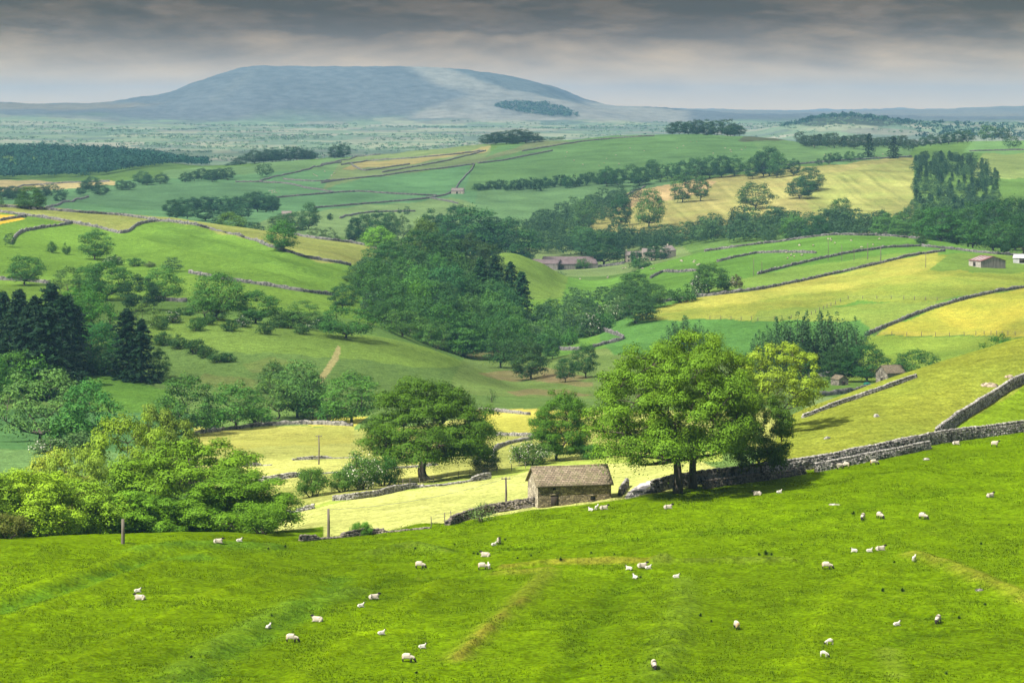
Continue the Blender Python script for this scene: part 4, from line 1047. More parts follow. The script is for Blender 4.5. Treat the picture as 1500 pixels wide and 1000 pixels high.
# far left
g = 'trees beyond the left hill'
wood(g, 'dark tree of the long copse beyond the left hill', ['dense0','dense1','round0','round1'], [(.016,.046,.024),(.020,.052,.026)],
     [(252,2340,292,26),(266,2350,289,28),(282,2345,288,26),(298,2350,287,28),(314,2350,288,28),(330,2350,287,30),(346,2345,287,26),(362,2345,282,28),(376,2350,280,28),(390,2345,282,28),(400,2340,286,22),(275,2310,300,26),(300,2310,302,26),(330,2310,300,26),(355,2310,296,28),(258,2310,302,24)])
for key, u, Y, vt, w, tint, lab in [
  ('round1', 338, 1480, 310, 38, (.070,.125,.022), 'bright green round tree just beyond the left hill crest'),
  ('low1', 360, 1500, 324, 30, (.045,.09,.024), 'green spreading tree right of the bright round one'),
  ('dense0', 316, 1520, 318, 18, (.016,.042,.022), 'dark tree left of the bright round one beyond the crest'),
  ('dense1', 374, 1560, 325, 26, (.016,.046,.024), 'bluish dark tree beyond the left hill crest'),
  ('thinbush0', 398, 1440, 328, 16, (.10,.15,.035), 'pale yellow bush at the wall left of the round green tree'),
  ('round3', 430, 1900, 310, 40, (.036,.07,.030), 'grey green tree below the small pink roofed barn'),
  ('round0', 410, 1920, 312, 34, (.042,.075,.034), 'pale grey green tree below the copse end'),
  ('round2', 453, 1930, 296, 26, (.026,.06,.024), 'upright tree right of the small pink roofed barn'),
  ('bush0', 484, 2120, 312, 9, (.02,.045,.02), 'tiny tree on the field wall below the small barn'),
  ('airy0', 483, 1620, 333, 30, (.055,.085,.04), 'bare looking pale tree beyond the hill wall'),
  ('airy1', 462, 1640, 333, 24, (.05,.08,.035), 'thin pale tree left of the bare looking one'),
  ('dense0', 520, 1800, 318, 24, (.016,.044,.022), 'dark upright tree at the left end of the lane trees'),
  ('round1', 532, 1830, 312, 26, (.03,.06,.028), 'tree second from the left among the lane trees'),
  ('dense2', 556, 1900, 308, 34, (.020,.05,.024), 'dark rounded tree among the lane trees'),
  ('round2', 572, 1890, 309, 26, (.024,.056,.024), 'green rounded tree among the lane trees'),
  ('airy2', 588, 1800, 315, 30, (.05,.078,.04), 'silvery tree among the lane trees'),
  ('dense1', 632, 1960, 306, 40, (.016,.046,.022), 'dark flat topped tree above the lane trees'),
  ('dense0', 668, 1990, 299, 36, (.018,.048,.022), 'dark rounded tree right of the flat topped one'),
  ('round0', 596, 2180, 302, 9, (.02,.045,.02), 'tiny lone tree on the field above the lane trees'),
  ('bush1', 585, 2180, 305, 6, (.03,.05,.03), 'tiny bush beside the lone tree above the lane')]:
    tree(key, u, 0, vt, w, tint, lab, g, Y=Y)
g = 'trees on the far left fields'
wood(g, 'bluish tree by the tan strip field at the far left', K3, [(.016,.042,.026),(.02,.048,.028)], [(-10,2800,274,24),(4,2800,273,26),(18,2790,272,26),(30,2780,274,24),(62,2900,271,22),(76,2900,269,22),(92,2880,275,14),(88,2700,282,18),(118,3000,274,14),(134,3050,258,26),(128,3020,264,18),(147,3000,268,22)])
wood(g, 'greyish tree on the far left field hedge', K3, [(.032,.06,.034),(.022,.05,.03)], [(178,3050,263,18),(190,3040,265,16),(208,3080,250,24),(216,3060,256,18),(236,3150,253,20)])
wood(g, 'tree of the short copse on the far green field', K3, [(.026,.054,.028),(.020,.046,.024)], [(272,3150,252,18),(284,3150,250,18),(296,3160,246,20),(310,3160,248,22),(322,3170,246,20),(333,3180,245,22)])
wood(g, 'dark tree of the row along the far ridge left of centre', K3, [(.016,.038,.022)], [(340,3420,238,20),(352,3440,230,22),(372,3460,219,26),(386,3470,222,22),(398,3480,216,24),(411,3480,218,22),(424,3490,214,26),(436,3490,215,24),(448,3500,219,20),(456,3500,220,14),(404,3470,220,20)])
wood(g, 'dark tree of the pair on the far ridge left of centre', K3, [(.016,.038,.022)], [(491,3530,212,20),(503,3530,210,18)])
tree('dense1', 388, 0, 239, 24, (.018,.042,.022), 'single dark tree on the far wall left of centre', g, Y=3190)
tree('round1', 1330, 0, 302, 22, (.03,.06,.026), 'tree beside the little roof below the tan field', g, Y=1890)

# ------------------------------------------------------------------ woods too far off to count
def mass(name, pts, seed, label, tint, hgt, n=26, size=.22, wide=1.1):
    rng = np.random.default_rng(seed); V, Fs, T = [], [], []; base = 0
    for (x, y, z) in pts:
        h = rng.uniform(*hgt); w = h*wide*rng.uniform(.8, 1.3)
        d = rng.normal(size=(n, 3)); d /= np.linalg.norm(d, axis=1)[:, None]; d[:, 2] = np.abs(d[:, 2])*1.1-.15
        pos = np.array([x, y, z+h*.42])+d*np.array([w*.5, w*.5, h*.58])*(rng.random((n, 1))**.3)
        v, f = leaves(pos, d+rng.normal(size=(n, 3))*.35, h*size*1.9, rng, .75)
        V.append(v); Fs.append(f+base); base += len(v); T.append(np.clip(rng.normal(.42, .15, n)+rng.uniform(-.2, .2), 0, 1))
    o = add_mesh(name, np.concatenate(V), np.concatenate(Fs), LEAF, None, {'leaf': ('FACE', 'FLOAT', np.concatenate(T))})
    o.color = tuple(TINT*np.array(tint))+(1,); o['kind'] = 'stuff'; o['label'] = label; o['category'] = 'woodland'
    return o
rest = plant_all()
if rest:
    V, Fs, T = [], [], []; base = 0
    for q in rest:
        (lv, lf, tone), _t = COPSE[int(RNG.integers(2))]; top = np.quantile(lv[:, 2], .998); w = np.quantile(np.abs(lv[:, 0]), .985)*2
        v = rot(lv/np.array([w, w, top])*np.array([q[5], q[5], q[4]]), q[10])+np.array(q[3])
        V.append(v); Fs.append(lf+base); base += len(v); T.append(np.clip(tone+RNG.uniform(-.35, .35), 0, 1))
    o = add_mesh('distant_trees', np.concatenate(V), np.concatenate(Fs), LEAF, None, {'leaf': ('FACE', 'FLOAT', np.concatenate(T))})
    o.color = (.046, .108, .040, 1); o['kind'] = 'stuff'; o['label'] = 'small far trees filling in the distant woods and hedges'; o['category'] = 'woodland'
rng = np.random.default_rng(91)
pts = []
for _ in range(1500):
    u = rng.uniform(-200, 300); Y = rng.uniform(3650, 4500)
    if u > 200 and Y < 3650+(u-200)*5: continue
    pts.append(onground(u, Y))
mass('far_wood', pts, 92, 'broad blue green wood filling the hillside at the far left', (.014,.046,.040), (12, 17), 64, .115, 1.5)  # blue in the leaf tint stands in for distance haze
pts = []
for k in range(260):
    u0 = rng.uniform(-220, 1720); Y0 = 4650*math.exp(rng.uniform(0, .68)); n = int(rng.integers(3, 26)); sl_ = rng.uniform(-.6, .6); step = rng.uniform(9, 16)
    blob = rng.random() < .3
    for i in range(n*(2 if blob else 1)):
        if blob: x, y = Y0*(u0-CU)/F+rng.normal()*60, Y0+rng.normal()*60
        else: x, y = Y0*(u0-CU)/F+i*step+rng.normal()*5, Y0+i*step*sl_+rng.normal()*14
        if y > 9100: continue
        pts.append((x, y, zat(x, y)))
for k in range(420):
    y = 4650*math.exp(rng.uniform(0, .64)); u = rng.uniform(-220, 1720); x = y*(u-CU)/F; pts.append((x, y, zat(x, y)))
mass('plain_hedgerows', pts, 93, 'bands of hedges and copses fading across the distant plain', (.085,.115,.10), (4, 8), 18, .26, 2.0)  # tint paled to add haze over the hedges
pts = []
for _ in range(700):
    u, v = rng.uniform(720, 860), rng.uniform(150, 175)
    if inpoly([(722,156),(735,151),(770,149),(800,151),(830,160),(854,172),(810,171),(760,165)], np.array([u]), np.array([v]))[0]: pts.append(hit(u, v, 8400, 10900))
mass('moor_plantation', pts, 94, 'dark plantation on the lower right flank of the big hill', (.030,.050,.042), (8, 12), 16, .26, 1.8)
pts = []
for _ in range(500):
    u = rng.uniform(1145, 1500); Y = float(far(rng.uniform(10900, 11500) if u < 1340 else rng.uniform(9500, 11500)))
    if rng.random() < .6: pts.append(onground(u, Y))
mass('far_hill_wood', pts, 95, 'blue wooded low hill on the far right horizon', (.016,.036,.028), (9, 13), 12, .28, 1.5)
# ------------------------------------------------------------------ unseen broken cloud overhead, its gaps shaped to shade the middle distance
def build_shade_cloud():
    ALT = 800.; up = ALT+70
    x = np.arange(-2600, 2400, 40.); y = np.arange(150, 5600, 40.)
    X, Y = np.meshgrid(x, y)
    gx = X-SD[0]/SD[2]*up; gy = np.maximum(Y-SD[1]/SD[2]*up, 60)
    u = CU+gx*F/gy
    def blob(u0, y0, su, sy): return np.exp(-(((u-u0)/su)**2+((gy-y0)/sy)**2)**1.5)
    a = smooth01((gy-600)/120)*.50                      # everything past the meadows a little
    lit = [(180,1250,420,200,.75), (300,800,180,60,.3), (620,800,160,80,.25),(630,1180,110,160,.55),(800,1120,120,120,.5),(900,2000,400,120,.4),(1180,1900,200,160,.45),(1400,1900,200,500,.4), (790,1440,70,70,.8), (1300,1150,420,260,.62), (1000,1500,250,120,.5), (1180,2500,200,260,.8), (960,2350,120,150,.6), (430,1460,200,60,.7), (340,1480,60,80,.8), (560,1425,60,60,.7), (590,3450,130,200,.5), (430,2150,200,220,.35), (1380,3500,300,250,.4), (60,2950,160,200,.5), (640,2350,200,250,.3), (1470,2700,90,200,.6)]
    for u0, y0, su, sy, k in lit: a *= 1-k*blob(u0, y0, su, sy)
    a = np.clip(a*(1+.5*fbm(gx/160, gy/260, 3)), 0, .86)
    edge = np.minimum(np.minimum(smooth01((X-x[0])/300), smooth01((x[-1]-X)/300)), np.minimum(smooth01((Y-y[0])/60), smooth01((y[-1]-Y)/300)))
    a *= edge
    s = 1-np.sqrt(1-a)                                   # two skins, underside and top
    th = 8+170*a+40*fbm(X/200, Y/200, 3)*a
    b = np.stack([X, Y, ALT-.15*th], -1).reshape(-1, 3); t = np.stack([X, Y, ALT+th], -1).reshape(-1, 3)
    n, m = X.shape; i = np.arange(n*m).reshape(n, m)
    q = np.stack([i[:-1, :-1], i[:-1, 1:], i[1:, 1:], i[1:, :-1]], -1).reshape(-1, 4)
    mt = bpy.data.materials.new('cloud'); mt.use_nodes = True; nt = mt.node_tree; L = nt.links.new
    nt.nodes.remove(nt.nodes['Principled BSDF'])
    at = node(nt, 'ShaderNodeAttribute', attribute_name='cover')
    tr = node(nt, 'ShaderNodeBsdfTransparent'); tl = node(nt, 'ShaderNodeBsdfTranslucent'); tl.inputs['Color'].default_value = (.8, .8, .82, 1)
    ms = node(nt, 'ShaderNodeMixShader'); L(at.outputs['Fac'], ms.inputs[0]); L(tr.outputs[0], ms.inputs[1]); L(tl.outputs[0], ms.inputs[2])
    L(ms.outputs[0], nt.nodes['Material Output'].inputs['Surface'])
    o = add_mesh('shade_clouds', np.concatenate([b, t]), np.concatenate([q[:, ::-1], q+n*m]), mt, None, {'cover': ('POINT', 'FLOAT', np.concatenate([s.ravel(), s.ravel()]))}, True)
    o['kind'] = 'structure'
build_shade_cloud()
# ------------------------------------------------------------------ drystone walls
def stone_material(name, dark, light, scale):
    m, nt, b = new_mat(name); g = node(nt, 'ShaderNodeNewGeometry').outputs['Position']
    vo = node(nt, 'ShaderNodeTexVoronoi'); vo.inputs['Scale'].default_value = scale; nt.links.new(g, vo.inputs['Vector'])
    sp = node(nt, 'ShaderNodeSeparateColor'); nt.links.new(vo.outputs['Color'], sp.inputs[0])
    n = noise(nt, g, scale*.35, 4)
    f = mathn(nt, 'ADD', mathn(nt, 'MULTIPLY', sp.outputs[0], .6), mathn(nt, 'MULTIPLY', n, .4))
    c = mixc(nt, maprange(nt, f, .25, .8, 0, 1), dark, light)
    c = mixc(nt, maprange(nt, noise(nt, g, .8, 3), .56, .7, 0, .4), c, (.16, .17, .07))
    nt.links.new(c, b.inputs['Base Color']); return m
WALLSTONE = stone_material('limestone', (.075, .07, .062), (.42, .40, .36), 3.4)
MIDSTONE = stone_material('meadow_stone', (.06, .056, .05), (.27, .255, .22), 2.2)
FARSTONE = stone_material('weathered_stone', (.05, .05, .048), (.22, .21, .195), 1.2)
DARKSTONE = stone_material('dark_weathered_stone', (.045, .04, .034), (.23, .20, .16), 3.2)
BOX = np.array([[-1,-1,-1],[1,-1,-1],[1,1,-1],[-1,1,-1],[-1,-1,1],[1,-1,1],[1,1,1],[-1,1,1]])*.5
BOXF = np.array([[0,3,2,1],[4,5,6,7],[0,1,5,4],[1,2,6,5],[2,3,7,6],[3,0,4,7]])
def trace(pts, y0, y1, step):
    """walk along a line of sight points on the ground, every step metres"""
    P = []
    for (a, b) in zip(pts[:-1], pts[1:]):
        n = max(2, int(math.hypot(b[0]-a[0], b[1]-a[1])/4))
        for i in range(n): P.append(hit(a[0]+(b[0]-a[0])*i/n, a[1]+(b[1]-a[1])*i/n, y0, y1))
    P.append(hit(pts[-1][0], pts[-1][1], y0, y1)); P = np.array(P)
    # smooth the plan line, then resample it
    for _ in range(4): P[1:-1, :2] = (P[:-2, :2]+2*P[1:-1, :2]+P[2:, :2])/4
    d = np.r_[0, np.cumsum(np.hypot(*np.diff(P[:, :2], axis=0).T))]
    t = np.arange(0, max(d[-1], step*1.01), step)
    x, y = np.interp(t, d, P[:, 0]), np.interp(t, d, P[:, 1])
    return np.array([[a, b, zat(a, b)] for a, b in zip(x, y)])
def far_wall(label, pts, y0, y1, hgt=1.5, thick=.8, gaps=0., group='drystone walls', mat=None):
    P = trace(pts, y0, y1, 1.6); n = len(P)
    rng = np.random.default_rng(abs(hash(tuple(pts[0]))) % 2**31 if False else int(pts[0][0]*31+pts[0][1]*7) % 99991)
    T = np.gradient(P[:, :2], axis=0); T /= np.linalg.norm(T, axis=1)[:, None]+1e-9
    N = np.stack([-T[:, 1], T[:, 0]], 1)
    h = hgt*(1+.14*rng.normal(size=n)); 
    if gaps: h *= np.where(vnoise(np.arange(n)*.11+pts[0][0], np.zeros(n)) > gaps-.5, 1, .3)
    rows = []
    for s, f, up in ((.62, 0, -.4), (.5, .55, 0), (.36, 1, 0), (-.36, 1, 0), (-.5, .55, 0), (-.62, 0, -.4)):
        j = 1+.12*rng.normal(size=n)
        q = np.empty((n, 3)); q[:, :2] = P[:, :2]+N*(s*thick*j)[:, None]; q[:, 2] = P[:, 2]+f*h*(1+.05*rng.normal(size=n))+up
        rows.append(q)
    V = np.stack(rows, 1).reshape(-1, 3); i = np.arange(n*6).reshape(n, 6)
    f = np.stack([i[:-1, :-1], i[1:, :-1], i[1:, 1:], i[:-1, 1:]], -1).reshape(-1, 4)
    ends = np.array([[0, 1, 4, 5], [1, 2, 3, 4]]); e2 = ends[:, ::-1]+(n-1)*6
    o = add_mesh('drystone_wall', V, np.concatenate([f, ends, e2]), mat or FARSTONE)
    o['label'] = label; o['category'] = 'wall'; o['group'] = group
    return o
def near_wall(label, pts, y0, y1, hgt=1.25, thick=.6, rough=0., group='drystone walls by the pasture', mat=None, white=.25, fade=None):
    """laid course by course from single stones, with upright cope stones on top"""
    P = trace(pts, y0, y1, .3); n = len(P); rng = np.random.default_rng(int(pts[0][0]*17+pts[0][1]*5) % 99991)
    T = np.gradient(P[:, :2], axis=0); T /= np.linalg.norm(T, axis=1)[:, None]+1e-9
    cen, siz, ang = [], [], []
    L = .3*(n-1)
    hh = hgt*(1-rough*np.clip(.5+1.6*vnoise(np.arange(n)*.06+pts[0][0], np.zeros(n)), 0, 1))
    if fade: hh *= np.interp(np.arange(n)/n, [0, .5, 1], fade)
    z = 0; course = 0
    while z < hgt:
        ch = rng.uniform(.13, .2); s = rng.uniform(0, .3); th = thick*(1-.35*z/hgt)
        while s < L:
            w = rng.uniform(.18, .46); k = min(n-1, int((s+w/2)/.3))
            if z+ch*.5 < hh[k]:
                t = T[k]; nn = np.array([-t[1], t[0]])
                for side in (-1, 1):
                    c = P[k, :2]+nn*side*th*.28+t*((s+w/2)-.3*k)+nn*rng.normal()*.025
                    cen.append((c[0], c[1], P[k, 2]+z+ch*.5-.06+rng.normal()*.012)); siz.append((w*1.02, th*.6, ch*1.12)); ang.append(math.atan2(t[1], t[0])+rng.normal()*.07)
            s += w
        z += ch; course += 1
    s = 0
    while s < L:                                        # cope stones on edge
        w = rng.uniform(.14, .3); k = min(n-1, int((s+w/2)/.3)); t = T[k]
        if hh[k] > .6*hgt:
            c = P[k, :2]+t*((s+w/2)-.3*k)
            cen.append((c[0], c[1], P[k, 2]+hh[k]+.07)); siz.append((w, thick*.62, rng.uniform(.2, .34))); ang.append(math.atan2(t[1], t[0])+rng.normal()*.12)
        s += w
    cen = np.array(cen); siz = np.array(siz); ang = np.array(ang); m = len(cen)
    v = BOX[None]*siz[:, None]*(1+rng.normal(size=(m, 8, 3))*.16)
    ca, sa = np.cos(ang)[:, None], np.sin(ang)[:, None]
    V = np.stack([v[..., 0]*ca-v[..., 1]*sa, v[..., 0]*sa+v[..., 1]*ca, v[..., 2]], -1)+cen[:, None]
    f = (BOXF[None]+8*np.arange(m)[:, None, None]).reshape(-1, 4)
    o = add_mesh('drystone_wall', V.reshape(-1, 3), f, mat or WALLSTONE)
    o['label'] = label; o['category'] = 'wall'; o['group'] = group
    return o
for lab, pts in [
  ('drystone wall along the crest of the left hill from the photo edge', [(0,303),(60,307),(120,312),(180,316),(232,323)]),
  ('long winding drystone wall dipping and climbing across the left hill', [(0,311),(35,316),(60,319),(100,325),(108,327),(150,335),(172,342),(184,343),(192,336),(203,329),(218,325),(240,324),(280,329),(330,341),(370,352),(400,363),(450,378),(515,389)]),
  ('drystone wall that bends down at a corner on the left hill pasture', [(17,358),(21,348),(27,341),(40,338),(70,333),(95,330),(107,327)]),
  ('short drystone wall beside the yellow patch at the left edge', [(0,324),(20,320),(40,318)]),
  ('drystone wall on the crest right of the round green tree', [(430,344),(470,350),(520,356),(560,362)]),
  ('straight drystone wall low on the left hill pasture', [(277,400),(300,405),(350,413),(400,420),(440,427),(490,433)]),
  ('drystone wall at the left edge below the hill pasture', [(-40,408),(0,410),(40,412),(75,416)]),
  ('grey wall behind the hedge under the light green field tree', [(228,438),(250,442),(280,446)])]:
    far_wall(lab, pts, 940, 1440, 1.35)
for lab, pts in [
  ('drystone wall along the top of the green pasture right of the farm', [(1032,368),(1080,359),(1130,351),(1180,347),(1240,343),(1300,345),(1350,349)]),
  ('upper drystone wall inside the green pasture with sheep', [(1050,384),(1080,377),(1110,371),(1150,370),(1197,371)]),
  ('curved drystone wall in the hollow above the hawthorns', [(953,408),(962,402),(975,397),(988,400),(1005,398),(1022,397)]),
  ('drystone wall behind the row of thin poles', [(1110,402),(1150,392),(1200,380),(1250,370),(1300,363),(1348,361)]),
  ('long drystone wall along the top of the yellow buttercup field', [(940,448),(1000,438),(1060,431),(1110,425),(1170,413),(1230,400),(1290,386),(1340,374),(1385,368)]),
  ('drystone wall slanting down between two yellow fields at the right', [(1268,492),(1300,478),(1340,462),(1370,451),(1420,437),(1460,428),(1505,421)]),
  ('drystone wall running right from the big round tree', [(1350,361),(1400,366),(1440,371),(1505,376)]),
  ('drystone wall bending round the edge of the valley pasture', [(850,471),(862,480),(890,486),(918,496),(905,500),(880,506),(866,510)]),
  ('short drystone wall across the valley pasture', [(818,512),(835,513),(852,512)])]:
    far_wall(lab, pts, 840, 1530, 1.3)
for lab, pts in [
  ('lane wall below the farm', [(855,394),(880,391),(905,388),(918,386)]),
  ('far field wall rising from the single dark tree', [(380,266),(400,260),(440,252),(470,243),(500,238)]),
  ('far field wall meeting two others left of centre', [(345,267),(380,267),(420,269),(450,276),(490,282)]),
  ('long level far wall above the small pink roofed barn', [(405,290),(440,287),(500,282),(530,281),(570,284),(610,286),(640,287)]),
  ('far wall leading up to the stone barn on the hill', [(460,305),(500,302),(560,297),(620,292),(650,287),(664,281)]),
  ('short far wall below the stone barn on the hill', [(625,290),(645,293),(672,299)]),
  ('curving far wall above the lane trees', [(498,320),(520,314),(548,311),(610,310)]),
  ('wall along the foot of the big far green field', [(470,269),(500,264),(560,258),(600,252),(650,247),(695,241)]),
  ('upper wall of the far olive fields', [(500,242),(540,236),(590,233),(640,229),(680,225),(708,221)]),
  ('bent wall round the small far straw patch', [(515,241),(520,246),(532,251),(560,247),(600,241)]),
  ('slanting wall across the far olive fields', [(560,253),(600,246),(650,237),(690,227),(712,221)]),
  ('far wall at the left end of the ridge skyline', [(470,242),(500,236),(530,229),(558,226)]),
  ('broad dark wall line dropping to the stone barn on the hill', [(695,241),(687,254),(672,268),(666,280)]),
  ('wall crossing the upper far hill to the right', [(700,240),(740,235),(770,229),(810,221)]),
  ('far wall in the sheep field left of centre', [(415,263),(450,266),(475,266),(505,263)]),
  ('long wall just under the ridge skyline', [(765,222),(800,216),(850,208),(900,203),(960,199)]),
  ('wall under the wind bent trees at the top of the tan field', [(1035,256),(1100,250),(1150,243),(1200,238),(1260,234),(1336,230)]),
  ('wall along the top of the bright field at the upper right', [(1420,222),(1450,221),(1505,220)]),
  ('lane wall at the left end of the tan field', [(880,303),(900,295),(925,283),(945,274)]),
  ('wall bounding the tan strip at the far left', [(0,278),(40,272),(100,268),(160,266)]),
  ('wall below the bluish far left field', [(66,306),(100,296),(130,289)])]:
    far_wall(lab, pts, 1750, 3680, 1.6, 1.0)
g = 'meadow walls'
for lab, pts, y0, y1, h, gp in [
  ('drystone wall under the row of trees at the far side of the meadow', [(285,636),(330,630),(380,624),(440,621),(480,622),(518,624)], 480, 700, 1.3, 0),
  ('grey wall at the back of the meadow right of the sycamore', [(702,601),(730,603),(780,608)], 560, 760, 1.1, 0),
  ('grey wall in the meadow level with the sycamore branches', [(712,637),(745,638),(784,639)], 480, 640, 1.1, 0),
  ('pale winding wall between the sycamore and the blossoming hawthorn', [(722,672),(721,661),(734,653),(758,647),(784,644)], 380, 620, 1.1, 0)]:
    far_wall(lab, pts, y0, y1, h*.66, .5, gp, g, MIDSTONE)
for lab, pts, y0, y1, h, r, fd in [
  ('low broken wall across the meadow left of the sycamore', [(372,708),(430,699),(470,694),(540,688),(600,685),(640,681)], 340, 560, .75, .7, None),
  ('tumbled line of pale stones left in the meadow', [(318,685),(360,683),(398,681)], 380, 600, .6, .6, None),
  ('tumbled pale stones behind the leftmost meadow bush', [(428,674),(465,672),(520,670)], 380, 600, .5, .8, None),
  ('broken wall below the sycamore in the bright meadow', [(488,733),(520,731),(548,727),(575,721),(610,714),(650,711),(690,705),(718,701)], 310, 500, .8, .55, None),
  ('few tumbled stones at the near left of the bright meadow', [(412,754),(440,749),(462,744)], 305, 400, .5, .7, None)]:
    near_wall(lab, pts, y0, y1, h, .6, r, g, None, fade=fd)
near_wall('low tumbled wall along the lower left edge of the pasture', [(440,792),(500,787),(560,780),(630,773)], 291, 330, .5, .5, .6, mat=DARKSTONE)
near_wall('dark drystone wall joining the left corner of the barn', [(655,769),(690,760),(720,752),(782,742)], 290, 330, 1.15, .6, .15, mat=DARKSTONE, fade=[.55, 1, 1])
near_wall('long pale drystone wall climbing to the right edge of the pasture', [(955,722),(990,712),(1060,704),(1130,694),(1180,687),(1230,679),(1300,664),(1370,650),(1440,640),(1515,630)], 311, 420, 1.45, .7, .08)
near_wall('short lower wall in front of the long pale wall', [(1195,691),(1240,682),(1300,670),(1362,657)], 300, 360, 1.0, .6, .2)
near_wall('low dark wall in the shade of the small ash', [(1030,716),(1060,711),(1120,703),(1178,694)], 300, 330, .8, .6, .3, mat=DARKSTONE)
near_wall('drystone wall running steeply up the straw coloured hillside', [(1372,643),(1390,628),(1410,614),(1440,596),(1475,573),(1520,550)], 340, 470, 1.35, .7, .08)
near_wall('drystone wall along the skyline of the straw coloured hillside', [(1176,612),(1210,599),(1260,582),(1300,568),(1342,553)], 370, 440, .5, .5, .35)
far_wall('wall across the green flat behind the straw coloured hillside', [(1184,552),(1240,550),(1292,553)], 640, 850, 1.4, .7, 0, g)
far_wall('lower wall on the flat behind the straw coloured hillside', [(1198,581),(1240,576),(1292,568)], 560, 800, 1.3, .7, 0, g)
near_wall('short pale stone wall by the track right of the barn', [(908,726),(914,718),(919,712)], 309, 350, .9, .45, .2)

# ------------------------------------------------------------------ fences, poles
WOOD = None
def wood_material():
    m, nt, b = new_mat('weathered_timber'); g = node(nt, 'ShaderNodeNewGeometry').outputs['Position']
    nt.links.new(mixc(nt, noise(nt, scaled(nt, g, 8, 8, 1), 1, 4), (.06, .05, .04), (.22, .19, .15)), b.inputs['Base Color']); return m
WOOD = wood_material()
def metal_material():
    m, nt, b = new_mat('galvanised_wire'); b.inputs['Base Color'].default_value = (.25, .26, .27, 1); b.inputs['Roughness'].default_value = .5; b.inputs['Metallic'].default_value = .7; return m
WIRE = metal_material()
def fence(label, pts, y0, y1, gap, hgt=1.2, r=.07):
    P = trace(pts, y0, y1, gap); rng = np.random.default_rng(int(pts[0][0]))
    root = empty('wire_fence', tuple(P[0]), label, 'fence', 'post and wire fences')
    for p in P[:95]:
        q = p-P[0]; h = hgt*rng.uniform(.9, 1.15); lx, ly = rng.normal(size=2)*.06
        v, f = tube([(np.array([[q[0], q[1], q[2]-.2], [q[0]+lx*.5, q[1]+ly*.5, q[2]+h*.5], [q[0]+lx, q[1]+ly, q[2]+h]]), np.array([r, r, r*.9]))], 5)
        top = np.array([[10, 11, 12, 13], [10, 13, 14, 14]])[:1]
        add_mesh('post', v, np.concatenate([f, top]), WOOD, root)
    ws = []
    for k in (.35, .65, .95):
        Q = P[:95]-P[0]; Q = Q+np.array([0, 0, hgt*k]); ws.append((Q, np.full(len(Q), .012)))
    v, f = tube(ws, 4); add_mesh('wire', v, f, WIRE, root)
fence('post and wire fence across the yellow field at the right edge', [(1286,491),(1340,492),(1400,493),(1440,490),(1505,492)], 840, 1200, 5.5, 1.5, .12)
fence('post and wire fence dividing the flowery fields in the middle of the right slope', [(1110,470),(1180,465),(1240,438),(1300,438),(1395,441)], 900, 1350, 7, 1.5, .13)
fence('post and wire fence on the green field above the willows', [(1040,468),(1085,469),(1115,469)], 900, 1250, 6, 1.5, .12)
fence('post and wire fence passing in front of the sycamore trunk', [(590,713),(640,706),(700,695),(740,690),(785,684)], 380, 520, 3.2, 1.1, .055)
fence('leaning posts at the end of the wall left of the barn', [(632,772),(655,767),(700,757),(740,748)], 296, 330, 3.0, 1.35, .05)
def pole(label, u, vb, vt, y0, y1, r=.12, cross=False, group='wooden poles'):
    P = hit(u, vb, y0, y1); h = P[1]*(VH-vt)/F-P[2]
    root = empty('telegraph_pole', P, label, 'pole', group)
    v, f = tube([(np.array([[0, 0, -.3], [.01*h, 0, h*.5], [0, 0, h]]), np.array([r*1.15, r, r*.85]))], 8)
    cap = np.array([[16, 17, 18, 19], [16, 19, 20, 23], [20, 21, 22, 23]])
    add_mesh('post', v, np.concatenate([f, cap]), WOOD, root)
    if cross:
        v, f = tube([(np.array([[-.55, -.08, h*.96], [.55, -.08, h*.96]]), np.array([.06, .06]))], 6)
        add_mesh('crossarm', v, f, WOOD, root)
        for s in (-.45, 0, .45):
            v, f = tube([(np.array([[s, -.08, h*.96+.05], [s, -.08, h*.96+.22]]), np.array([.05, .03]))], 6); add_mesh('insulator', v, f, WIRE, root)
    return (P[0], P[1], P[2]+h*.97)
p1 = pole('plain wooden pole standing at the lower edge of the bright meadow', 481, 786, 745, 291, 340, .15)
p2 = pole('wooden pole with a crossarm left of the barn', 741, 745, 699, 296, 345, .13, True)
p3 = pole('wooden pole with a small crossarm far out in the meadow', 467, 680, 637, 340, 560, .12, True)
pole('short grey post in front of the sunlit copse', 180, 796, 760, 255, 285, .18)
for u, vb, vt, lab in [(1104,404,378,'thin pole at the left end of the row on the green pasture'), (1116,401,383,'short thin pole second from the left on the green pasture'), (1213,382,352,'pole with a crossarm rising among the sheep'), (1233,382,359,'thin pole right of the one among the sheep'), (1251,382,363,'thin pole in the middle of the row under the wall'), (1271,380,356,'darkest and thickest pole of the row under the wall'), (1290,385,360,'slim pole right of the darkest one'), (1356,392,370,'pale slim pole on the yellow field')]:
    pole(lab, u, vb, vt, 1000, 1520, .2 if 'darkest' in lab else .13, 'crossarm' in lab, 'poles across the right pasture')
def wire(a, b, sag, label):
    t = np.linspace(0, 1, 16)[:, None]; c = np.array(a)*(1-t)+np.array(b)*t-np.array([0, 0, 1])*sag*4*t*(1-t)
    v, f = tube([(c, np.full(16, .018))], 4); o = add_mesh('overhead_wire', v, f, WIRE); o['label'] = label; o['category'] = 'wire'
wire(p1, p2, .7, 'thin wire sagging between the plain pole and the pole left of the barn')
